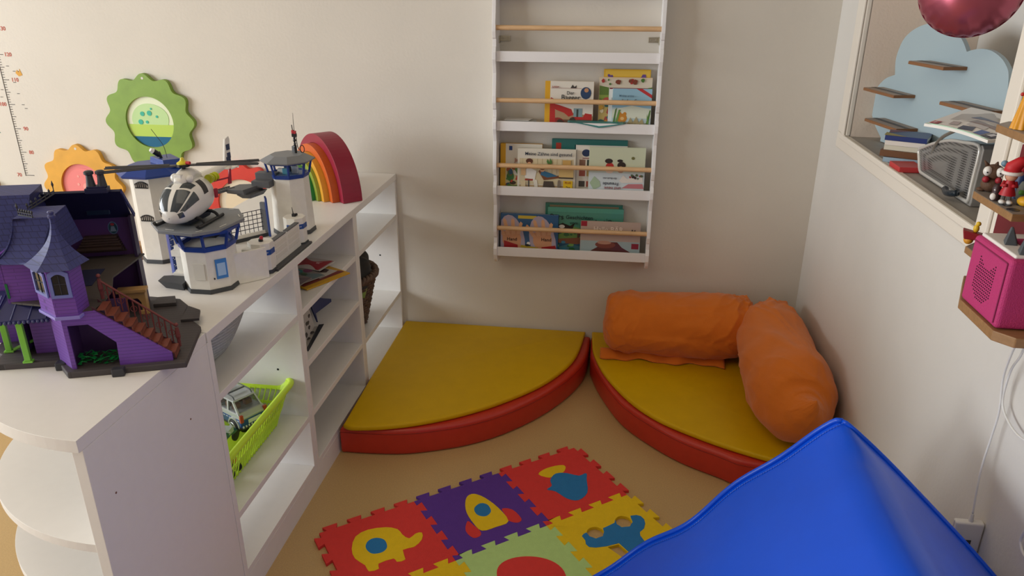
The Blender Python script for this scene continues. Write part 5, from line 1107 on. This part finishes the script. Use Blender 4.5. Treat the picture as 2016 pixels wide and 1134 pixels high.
for a_,c_ in (((0.1042,-0.5948,1.2772),(0.1359,-0.7564,1.2816)),((0.0619,-0.3798,1.1770),(0.0961,-0.5540,1.1847)),((0.1386,-0.7703,1.1897),(0.1695,-0.9273,1.2015)),((0.0695,-0.4184,1.0867),(0.1049,-0.5984,1.1005))):
    a_,c_=Vector(a_),Vector(c_); z=(a_.z+c_.z)/2; a_.z=c_.z=z; o_=cn_*.064; u_=Vector((0,0,.008))
    pb_=B().hexa([a_-u_,c_-u_,c_+o_-u_,a_+o_-u_],[a_,c_,c_+o_,a_+o_]).build('display_board',ply,cl,bevel=.0006)
    e1=a_+o_*.02;e2=c_+o_*.02
    B().prism([a_+o_*.02+u_*.03,c_+o_*.02+u_*.03,c_+o_*.97+u_*.03,a_+o_*.97+u_*.03],(0,0,.0006)).build('board_top',M('#a18d7c',.5,var=.12,scale=40,kind='wood'),pb_)
    B().prism([a_+o_*.38+u_*.12,c_+o_*.38+u_*.12,c_+o_*.62+u_*.12,a_+o_*.62+u_*.12],(0,0,.0004)).build('magnet_strip',strp,pb_)
# stack of small books
def fbook(label,c,w,h,z,th,rz,cols,name='small_book'):
    m_=Matrix.Translation((c[0],c[1],z))@Matrix.Rotation(math.radians(rz),4,'Z')
    t=thing(name,label,'book',group='small books piled on the ledge',mat=m_)
    B().box(-w/2,w/2,-h/2,h/2,0,.0012).build('back_cover',M(cols[0],.4),t,world=False)
    B().box(-w/2+.002,w/2,-h/2+.001,h/2-.002,.0012,th-.0012).build('pages',M(cols[1],.7),t,world=False)
    B().box(-w/2,w/2,-h/2,h/2,th-.0012,th).build('front_cover',M(cols[2],.35),t,world=False)
    b=B(); b.box(-w/2-.001,-w/2+.0005,-h/2,h/2,0,th); b.build('spine',M(cols[3],.4),t,world=False)
    return t
# local x runs away from the viewer into the opening; the spine faces the room
sc_=(.048,-.69); 
fbook('navy book with a pale blue spine, lowest of the ledge pile',(.052,-.69),.10,.10,1.021,.014,66,('#20304a','#cdd3d6','#22304a','#9fb6c6'))
B_=fbook('thick brown board book in the middle of the ledge pile',(.055,-.685),.105,.115,1.0355,.017,61,('#6d4526','#6d4526','#7a5030','#6d4526'))
fbook('white spined book with a pink corner, on the brown one',(.055,-.68),.10,.10,1.053,.0125,63,('#c9c4b8','#e4dfd0','#cfc8b8','#d8d3c0'))
fbook('white book with an orange end, second from the top of the ledge pile',(.055,-.68),.10,.10,1.066,.0125,63,('#3c3a44','#e4dfd0','#5a5a64','#e6dfd6'))
tb2=fbook('dark blue book with a yellow and maroon cover, topmost of the ledge pile',(.055,-.68),.10,.104,1.079,.013,63,('#1e3370','#d8d4cc','#2c3f70','#1f3474'))
b=B(); b.m=0; b.prism([(-.048,.055,.0131),(-.048,.0,.0131),(.0,.057,.0131)],(0,0,.0004)); b.m=1; b.prism([(.0,.05,.0131),(.048,.0,.0131),(.048,.057,.0131)],(0,0,.0004)); b.build('cover_picture',[M('#a39030',.4),M('#6e2a36',.4)],tb2,world=False,weld=False)
tag(B().box(-.012,.05,-.845,-.765,1.021,1.035).build('red_folder',M('#c33a3c',.4),bevel=.001),'bright red small case lying in front of the book pile','case')
# silver radio with a round mesh speaker
rdm=thing('portable_radio','silver portable radio with a large rounded mesh speaker, lying under a magazine','radio',(.1,-1.08,1.02))
X_=.035
ol=[(0.0350,-0.8160,1.0756),(0.0350,-0.8270,1.0536),(0.0350,-0.8480,1.0259),(0.0350,-0.8792,1.0036),(0.0350,-0.9164,0.9890),(0.0350,-0.9756,0.9824),(0.0350,-1.0499,0.9889),(0.0350,-1.1357,1.0058),(0.0350,-1.1659,1.0215),(0.0350,-1.1669,1.0544),(0.0350,-1.1681,1.0959),(0.0350,-1.1690,1.1277),(0.0350,-1.1595,1.1547),(0.0350,-1.0809,1.1471),(0.0350,-0.9993,1.1361),(0.0350,-0.9155,1.1137),(0.0350,-0.8517,1.0908)]
olp=[Vector(q) for q in ol]; zmin=min(q.z for q in olp)
sh_=Vector((0,0,max(0,1.0215-zmin)))
olp=[Vector((q.x,q.y,max(q.z,1.0215))) for q in smooth2(olp,3)]
B().prism(olp,(.14,0,0)).build('body',M('#a9a6a2',.3,metal=.4),rdm,bevel=.004)
cen=sum(olp,Vector())/len(olp)
gp=[cen+(q-cen)*.93+Vector((0,0,.004)) for q in olp]
dm=bpy.data.materials.new('mat_mesh_grille'); dm.use_nodes=True; nt=dm.node_tree; bs_=nt.nodes['Principled BSDF']; bs_.inputs['Metallic'].default_value=.7; bs_.inputs['Roughness'].default_value=.35
tcn=nt.nodes.new('ShaderNodeTexCoord'); vo=nt.nodes.new('ShaderNodeTexVoronoi'); vo.inputs['Scale'].default_value=190; vo.inputs['Randomness'].default_value=.0
cr=nt.nodes.new('ShaderNodeValToRGB'); cr.color_ramp.elements[0].position=.32; cr.color_ramp.elements[1].position=.42; cr.color_ramp.elements[0].color=(.02,.02,.022,1); cr.color_ramp.elements[1].color=(.36,.36,.36,1)
nt.links.new(tcn.outputs['Object'],vo.inputs['Vector']); nt.links.new(vo.outputs['Distance'],cr.inputs[0]); nt.links.new(cr.outputs[0],bs_.inputs['Base Color'])
# domed grille
b=B(); N_=len(gp)
R8=8; vs=[]
for k in range(R8+1):
    f=k/R8
    for q in gp: v=cen+(q-cen)*(1-f); vs.append((v.x-.001-.016*sin(PI/2*f),v.y,v.z))
b.raw(vs,[(k*N_+i,k*N_+(i+1)%N_,(k+1)*N_+(i+1)%N_,(k+1)*N_+i) for k in range(R8) for i in range(N_)])
b.build('speaker_grille',dm,rdm,smooth='all')
B().tube([q+Vector((-.002,0,.0)) for q in gp],.0042,8,closed=True).build('speaker_rim',M('#d2d0ca',.25,metal=.3),rdm,smooth='all')
b=B(); b.tube(smooth2([(.01,-1.085,1.040),(.006,-1.105,1.037),(.006,-1.13,1.041),(.012,-1.145,1.046)],4,False),.0075,10); b.build('black_handle',M('#1e2a34',.15),rdm,smooth='all')
b=B(); b.tube(smooth2([(.03,-.935,1.055),(.028,-.93,1.10),(.03,-.96,1.135),(.03,-1.03,1.165)],5,False),.0042,8); b.build('carry_bar',M('#8b8780',.25,metal=.5),rdm,smooth='all')
B().box(.04,.14,-1.262,-1.235,1.0215,1.16).build('side_panel',M('#a7a29a',.4,metal=.2),rdm,bevel=.004)
# magazines lying on top of the radio
t,tp_=sheetmag('magazine','dark covered magazine peeking out beneath the white one on the radio',[(-.015,-1.06,1.182),(.17,-.90,1.182),(.20,-1.24,1.182),(.02,-1.30,1.182)],'#4a4850',.004)
t,tp_=sheetmag('magazine','white magazine with a red corner square lying on the radio',[(-.075,-1.115,1.186),(.105,-.90,1.193),(.155,-1.23,1.190),(-.02,-1.30,1.186)],'#f2eee8',.006)
printed(t,tp_,[([(.30,.16),(.62,.1),(.9,.3),(.96,.8),(.7,.95),(.45,.7),(.34,.4)],'#bdb3aa'),([(.03,.50),(.17,.46),(.22,.60),(.08,.68)],'#1f2a4c'),([(.05,.72),(.2,.70),(.22,.80),(.06,.82)],'#2c55a0'),([(.03,.84),(.22,.82),(.3,.95),(.05,.98)],'#23263a'),([(.34,.4),(.46,.42),(.44,.85),(.32,.8)],'#8d7c78'),([(.5,.3),(.62,.34),(.6,.9),(.52,.88)],'#5a5c72'),([(.68,.5),(.82,.52),(.8,.9),(.7,.88)],'#c3b9a0'),([(.22,.46),(.32,.44),(.33,.68),(.22,.72)],'#d0c9c6'),([(.1,.3),(.24,.26),(.26,.36),(.12,.42)],'#b8a8a4'),([(.1,.86),(.2,.86),(.2,.92),(.1,.93)],'#dcdce4')])
onpage(t,tp_,RC(.03,.05,.15,.17),'#b5242c','red_square',12); onpage(t,tp_,RC(.05,.085,.13,.125),'#d8b0b0','square_lettering',16)
onpage(t,tp_,RC(.0,.02,.02,.99),'#b9dcc4','mint_edge',12)
# balloon
bc=Vector((.07,-.845,1.47)); 
bl=thing('foil_balloon','shiny dark pink foil balloon above the cloud shelf','balloon',tuple(bc))
def bal(u,v):
    a=2*PI*u; th=PI*v; r=.113; cr_=1+.016*sin(26*a)*max(0,sin(th))**5
    q=Vector((sin(th)*cos(a)*r*cr_,sin(th)*sin(a)*r*cr_,-cos(th)*r*.62)); return q
TB=Matrix.Translation(bc)@Vector((-.47,-.88,.12)).to_track_quat('Z','Y').to_matrix().to_4x4()
bb=B(TB); bb.grid(bal,96,28,closeu=True); bb.build('foil_body',M('#b25a6c',.27,metal=.65),bl,smooth='all')
B(TB).tube([(.113*cos(2*PI*i/96),.113*sin(2*PI*i/96),0) for i in range(96)],.0015,5,closed=True).build('seam',M('#8a3048',.3,metal=.6),bl)
# ------------------------------------------------------------------ figure shelf on the right wall
wb=M('#96714a',.5,var=.12,scale=24,kind='wood'); wt=M('#8d857c',.5,var=.1,scale=24)
fs_=thing('figure_shelf','burgundy house shaped wall shelf with white border and wooden boards','wall shelf',(-.02,-1.6,.99))
st1=[(-1.395,.985),(-1.395,1.10),(-1.405,1.10),(-1.405,1.185),(-1.42,1.185),(-1.42,1.215),(-1.46,1.215),(-1.46,1.25),(-1.50,1.25),(-1.50,1.42),(-2.05,1.42),(-2.05,.985)]
B().prism([(-.001,y-.03,z) for y,z in st1],(-.029,0,0)).build('white_border',M('#e6e2dc',.5),fs_,bevel=.001)
cs=Vector((0,-1.72,1.20)); st2=[(y-.008,z) for y,z in st1[:-2]]+[(-2.045,1.415),(-2.045,.99)]
B().prism([(-.030,y-.03,min(z,1.412)) for y,z in st2],(-.003,0,0)).build('burgundy_panel',M('#6e1e26',.55),fs_)
def fboard(x,y0,y1,z,th=.012,ch=.0):
    o=B().prism([(-.007,y0,z-th),(x+.03,y0,z-th),(x,y0-.03,z-th),(x,y1+.0,z-th),(x+.0,y1,z-th),(-.007,y1,z-th)][:4]+[(-.007,y1,z-th)],(0,0,th)).build('shelf_board',wb,fs_,bevel=.0012)
    B().prism([(-.008,y0-.001,z+.0001),(x+.031,y0-.001,z+.0001),(x+.001,y0-.031,z+.0001),(x+.001,y1+.001,z+.0001),(-.008,y1+.001,z+.0001)],(0,0,.0004)).build('board_top',wt,o)
    return o
o=fboard(-.13,-1.505,-1.677,1.146)
b=B()
for q in ((-0.1166,-1.6218,1.1466),(-0.1180,-1.6520,1.1466),(-0.0895,-1.6208,1.1466)): b.prism([(q[0]+.0095*cos(2*PI*i/20),q[1]+.0095*sin(2*PI*i/20),1.1465) for i in range(20)],(0,0,.0008))
b.build('magnet_dot',M('#26282c',.4),o)
fboard(-.13,-1.53,-2.0,1.265)
fboard(-.12,-1.50,-1.62,1.045)
B().prism([(-.007,-1.55,.981),(-.12,-1.55,.981),(-.172,-1.668,.981),(-.172,-1.79,.981),(-.15,-1.815,.981),(-.007,-1.815,.981)],(0,0,.016)).build('shelf_board',wb,fs_,bevel=.0015)
# pink music box
mb=thing('music_box','pink fabric cube audio player with grey ear shaped buttons, on the lowest wooden board','audio player',(-.11,-1.72,.998))
pk_=M('#b8316e',.7,bump=.5,bscale=500); bz0,bz1=.998,1.108
B().box(-.170,-.048,-1.788,-1.662,bz0,bz1).build('fabric_body',pk_,mb,bevel=.007,seg=4)
b=B(); b.tube([(-.171,-1.781,bz0+.008),(-.171,-1.781,bz1-.008)],.0012,6); b.tube([(-.171,-1.669,bz1-.008),(-.171,-1.781,bz1-.008)],.0012,6); b.build('seam',M('#8e2454',.8),mb)
B().box(-.163,-.055,-1.781,-1.669,bz1-.001,bz1+.005).build('top_plate',M('#e8e6e2',.4),mb,bevel=.0025,seg=3)
B().box(-.135,-.085,-1.755,-1.70,bz1+.005,bz1+.0065).build('figure_tray',M('#9c2458',.6),mb,bevel=.0015)
for y,h_ in ((-1.722,.026),(-1.768,.026)):
    q=B(); q.hexa([(-.158,y-.010,bz1+.005),(-.140,y-.013,bz1+.005),(-.130,y+.010,bz1+.005),(-.150,y+.012,bz1+.005)],[(-.150,y-.002,bz1+.005+h_),(-.147,y-.003,bz1+.005+h_),(-.145,y+.001,bz1+.005+h_),(-.149,y+.002,bz1+.005+h_)]); q.build('ear_button',M('#4b5157',.6),mb,bevel=.002,seg=3)
b=B()
rows=[(0,[0,9]),(1,[0,1,8,9]),(2,[0,1,2,7,8,9]),(3,range(0,10)),(4,range(-1,10)),(5,range(-1,10)),(6,range(-1,10)),(7,range(-1,10)),(8,range(-1,10)),(9,range(-1,10)),(10,range(-1,10)),(11,range(-1,10)),(12,range(0,9)),(13,range(1,8)),(14,range(2,7))]
for r_,cs2 in rows:
    for c__ in cs2:
        y=-1.700-.0056*c__; z=1.083-.0046*r_; b.cyl((-.1699,y,z),(-.1708,y,z),.0012,seg=8)
b.build('speaker_hole',M('#3a0f24',.8),mb,weld=False)
# figurines (plain toy figures)
def lath(t,name,prof,c,col,sx=1,sy=1,seg=20): return B().lathe(prof,c,seg,sx,sy).build(name,M(col,.45),t,smooth=True,angle=50)
fz=1.1466
def W3(t3): return Vector(t3)
p=W3((-0.1055,-1.5353,1.1466))
t=thing('owl_figurine','round brown toy figurine with big white eyes and red mittens, on the middle board','figurine',tuple(p),0,'toy figurines')
vx=Vector((-.38,-.92,0)).normalized(); vy=Vector((.92,-.38,0)) # front direction, its right-hand side
b=B(); b.ball(p+Vector((0,0,.013)),.0155,18,12,(1,1,.85)); b.ball(p+Vector((0,0,.034)),.0165,18,12,(1,1,.8)); b.ball(p-vy*.012+Vector((0,0,.003)),.006,10,8,(1.4,1.2,.6)); b.ball(p+vy*.012+vx*.006+Vector((0,0,.003)),.006,10,8,(1.4,1.2,.6)); b.tube([p-vy*.010+Vector((0,0,.043)),p-vy*.017+Vector((0,0,.052))],[.004,.001],8); b.tube([p+vy*.002+Vector((0,0,.046)),p+vy*.003+Vector((0,0,.052))],[.004,.001],8)
b.build('body',M('#5d4230',.7,bump=.6,bscale=160),t,smooth='all',weld=False)
for s in (-1,1):
    q=p+vy*(.0095*s)+vx*.0125+Vector((0,0,.037)); e_=B().ball(q,.0075,14,10,(.9,.9,1.1)).build('eye',M('#e4e2dc',.3),t,smooth='all'); B().ball(q+vx*.0068+Vector((0,0,-.001)),.0014,8,6).build('pupil',M('#1a1a1a',.3),e_,smooth='all')
    B().ball(p+vy*(.0095*s)+vx*.014+Vector((0,0,.023)),.0055,12,8).build('mitten',M('#9c2430',.5),t,smooth='all')
B().ball(p+vy*.013+vx*.0+Vector((0,0,.050)),.0055,12,8).build('blue_hat',M('#7596a8',.5),t,smooth='all')
p=W3((-0.1147,-1.6156,1.1466))
t=thing('girl_figurine','girl figurine in a red coat with a big red and white winter cap','figurine',tuple(p),0,'toy figurines')
b=B()
for s in (-1,1): b.ball(p+vy*(.005*s)+vx*.003+Vector((0,0,.0035)),.0045,10,8,(1.1,1.4,.8))
b.build('boot',M('#e2dfda',.5),t,smooth='all',weld=False)
b=B()
for s in (-1,1): b.tube([p+vy*(.0045*s)+Vector((0,0,.005)),p+vy*(.004*s)+Vector((0,0,.018))],.0032,8)
b.build('leg',M('#5c5a56',.6),t,weld=False)
lath(t,'red_coat',[(.012,.015),(.0115,.017),(.008,.028),(.007,.036),(.005,.041),(.0,.042)],tuple(p),'#b01c28')
b=B()
for s in (-1,1): b.tube([p+vy*(.007*s)+Vector((0,0,.037)),p+vy*(.010*s)+vx*.003+Vector((0,0,.030)),p+vy*(.004*s)+vx*.009+Vector((0,0,.032))],.003,8)
b.build('arm',M('#a81a26',.5),t,smooth='all',weld=False)
hd=B().ball(p+vx*.001+Vector((0,0,.046)),.0085,16,12).build('head',M('#d8a284',.5),t,smooth='all')
b=B(); b.ball(p-vx*.003+Vector((0,0,.0455)),.0092,14,10); b.build('hair',M('#7a4a2c',.6),t,smooth='all')
cm_=p+Vector((0,0,.053)); 
b=B(); b.tube([cm_-Vector((0,0,.002)),cm_+Vector((0,0,.008)),cm_+Vector((.0,0,.016))+vy*.008,cm_+Vector((0,0,.022))+vy*.02],[.0135,.012,.009,.006],16); b.ball(cm_+Vector((0,0,.02))+vy*.022,.007,10,8); b.build('winter_cap',M('#c01c26',.55),t,smooth='all',weld=False)
B().tube([cm_+Vector((.0125*cos(2*PI*i/20),.0125*sin(2*PI*i/20),-.002)) for i in range(20)],.0032,8,closed=True).build('cap_brim',M('#e8e2dc',.6),t,smooth='all')
p=W3((-0.1220,-1.5954,1.1466))
t=thing('penguin_figurine','tiny black and white penguin-like figurine in front of the brown one','figurine',tuple(p),0,'toy figurines')
lath(t,'body',[(.0,0),(.007,.001),(.008,.008),(.006,.015),(.007,.02),(.005,.026),(.0,.029)],tuple(p),'#3a2426')
B().ball(p+vx*.004-vy*.003+Vector((0,0,.007)),.0052,12,8,(1,1,1.2)).build('white_belly',M('#e6e2dc',.5),t,smooth='all'); B().ball(p+vx*.0035-vy*.002+Vector((0,0,.019)),.003,10,8).build('face',M('#e6e2dc',.5),t,smooth='all')
p=W3((-0.0767,-1.5701,1.1466))
t=thing('knight_figurine','dark blue toy figurine standing behind the girl in red','figurine',tuple(p),0,'toy figurines')
lath(t,'body',[(.013,0),(.012,.01),(.010,.03),(.007,.042),(.0,.045)],tuple(p),'#1f3560')
B().ball(p+Vector((0,0,.050)),.009,12,8).build('head',M('#a81c28',.5),t,smooth='all')
p=W3((-0.0750,-1.5886,1.1466))
t=thing('frog_figurine','grey green toy figurine at the right picture edge, on the middle board','figurine',tuple(p),0,'toy figurines')
lath(t,'body',[(.010,0),(.014,.008),(.012,.02),(.008,.03),(.0,.034)],tuple(p),'#6c7068'); B().ball(p+vx*.008+vy*-.004+Vector((0,0,.014)),.006,10,8).build('green_patch',M('#5a9a3c',.5),t,smooth='all')
p=W3((-0.0923,-1.6271,1.1466))
t=thing('lemon_figurine','small yellow rounded figurine lying on the middle board','figurine',tuple(p),0,'toy figurines')
B().ball(p+Vector((0,0,.008)),.008,14,10,(1.2,1.6,1)).build('body',M('#dba41e',.5),t,smooth='all')
# golden gown figure on the top board
p=W3((-0.1140,-1.6059,1.2656))
t=thing('gown_figurine','golden yellow draped figurine cut by the right picture edge, on the top board','figurine',tuple(p),0,'toy figurines')
b=B()
def gw(u,v): a=2*PI*u; r=(.0155-.010*v)*(1+.08*sin(9*a)*(1-v)); return p+Vector((r*cos(a),r*sin(a),.0005+.062*v))
b.grid(gw,54,12,closeu=True); b.build('gown',M('#dd9a24',.45),t,smooth='all'); B().ball(p+Vector((0,0,.070)),.008,12,8).build('head',M('#e0aa3a',.5),t,smooth='all'); B().ball(p-vy*.009+Vector((0,0,.053)),.003,8,6).build('red_bead',M('#c02a2c',.4),t,smooth='all')
# red boat with a small yellow figure behind the music box
p=W3((-0.0703,-1.4350,1.0456))
p.x=-.105; p.y=-1.522; p.z=1.0456
t=thing('boat_figurine','small red boat toy with a yellow rider, behind the pink audio player','figurine',tuple(p),0,'toy figurines')
b=B(); b.ball(p+vy*-.008+Vector((0,0,.008)),.008,12,8); b.build('yellow_base',M('#d8962a',.5),t,smooth='all')
b=B(); b.hexa([p+vy*-.016+vx*-.008+Vector((0,0,.010)),p+vy*.016+vx*-.008+Vector((0,0,.010)),p+vy*.016+vx*.008+Vector((0,0,.010)),p+vy*-.016+vx*.008+Vector((0,0,.010))],[p+vy*-.020+vx*-.010+Vector((0,0,.027)),p+vy*.020+vx*-.010+Vector((0,0,.020)),p+vy*.020+vx*.010+Vector((0,0,.020)),p+vy*-.020+vx*.010+Vector((0,0,.027))]); b.build('boat',M('#8e1820',.5),t,bevel=.002)
b=B(); b.ball(p+Vector((0,0,.030)),.005,10,8,(1,1,1.5)); b.ball(p+vy*.002+Vector((0,0,.039)),.0042,10,8); b.build('rider',M('#e0b828',.5),t,smooth='all',weld=False)
# figure sitting on the music box
p=Vector((-.105,-1.752,bz1+.0068))
t=thing('seated_figurine','small figurine in red and white standing on the pink audio player','figurine',tuple(p),0,'toy figurines')
lath(t,'trousers',[(.011,0),(.011,.01),(.008,.02),(.0,.021)],tuple(p),'#2a2440'); lath(t,'striped_shirt',[(.0075,.020),(.009,.028),(.007,.036),(.0,.038)],tuple(p),'#b8383c'); B().ball(p+Vector((0,0,.043)),.0075,12,8).build('head',M('#d8a888',.5),t,smooth='all')
# ------------------------------------------------------------------ power adapter and cable
ad=thing('power_adapter','white power adapter plugged into the right wall, above the blue wedge','adapter',(-.03,-1.56,.45))
q1,q2,q3=(-0.0547,-1.5962,0.5130),(-0.0376,-1.6119,0.5130),(0.0023,-1.5790,0.5130)
B().box(q1[0],min(q3[0],-.002),q2[1],q1[1],.40,.513).build('case',M('#e9e7e4',.35),ad,bevel=.004,seg=3)
B().box(q1[0]-.0006,q1[0]+.0005,(q1[1]+q2[1])/2-.0003,(q1[1]+q2[1])/2+.0003,.402,.511).build('seam',M('#bdbab6',.5),ad)
mx_,my_=(q1[0]+q3[0])/2,(q1[1]+q2[1])/2
B().tube([(mx_,my_,.512),(mx_,my_,.522),(mx_,my_,.53)],[.0048,.004,.003],10).build('cable_boot',M('#e4e2de',.4),ad)
b=B(); b.prism([(mx_-.006,q2[1]-.0003,.462),(mx_+.006,q2[1]-.0003,.462),(mx_+.006,q2[1]-.0003,.474),(mx_-.006,q2[1]-.0003,.474)],(0,-.0004,0)); b.build('mark',M('#3a3a3c',.5),ad)
cbp=[(mx_,my_,.529),(-0.0250,-1.5891,0.6151),(-0.0200,-1.5839,0.6915),(-0.0200,-1.5855,0.7473),(-0.0250,-1.5789,0.8123),(-0.0400,-1.6103,0.8736),(-0.0600,-1.6549,0.9308),(-.07,-1.66,.980)]
tag(B().tube(smooth2(cbp,8,False),.0021,8).build('power_cable',M('#e9e8e5',.4),smooth='all'),'thin white power cable from the adapter up to the pink audio player','cable')
cb2=[(-.065,-1.67,.979),(-0.0300,-1.6233,0.8907),(-0.0200,-1.5864,0.8323),(-0.0180,-1.5840,0.7681),(-0.0180,-1.6179,0.7458),(-0.0180,-1.6669,0.7432),(-0.0180,-1.7264,0.7638)]
tag(B().tube(smooth2(cb2,8,False),.0021,8).build('cable_loop',M('#e9e8e5',.4),smooth='all'),'white cable loop curving to the right picture edge','cable')
tag(B().tube(smooth2([(-0.0100,-1.7598,0.6669),(-0.0100,-1.7359,0.5923),(-0.0100,-1.7400,0.5705),(-0.0100,-1.7649,0.5646),(-0.0100,-1.8168,0.5892)],6,False),.003,8).build('wall_cable',M('#dedcd8',.4),smooth='all'),'short bend of white cable on the wall at the lower right picture edge','cable')
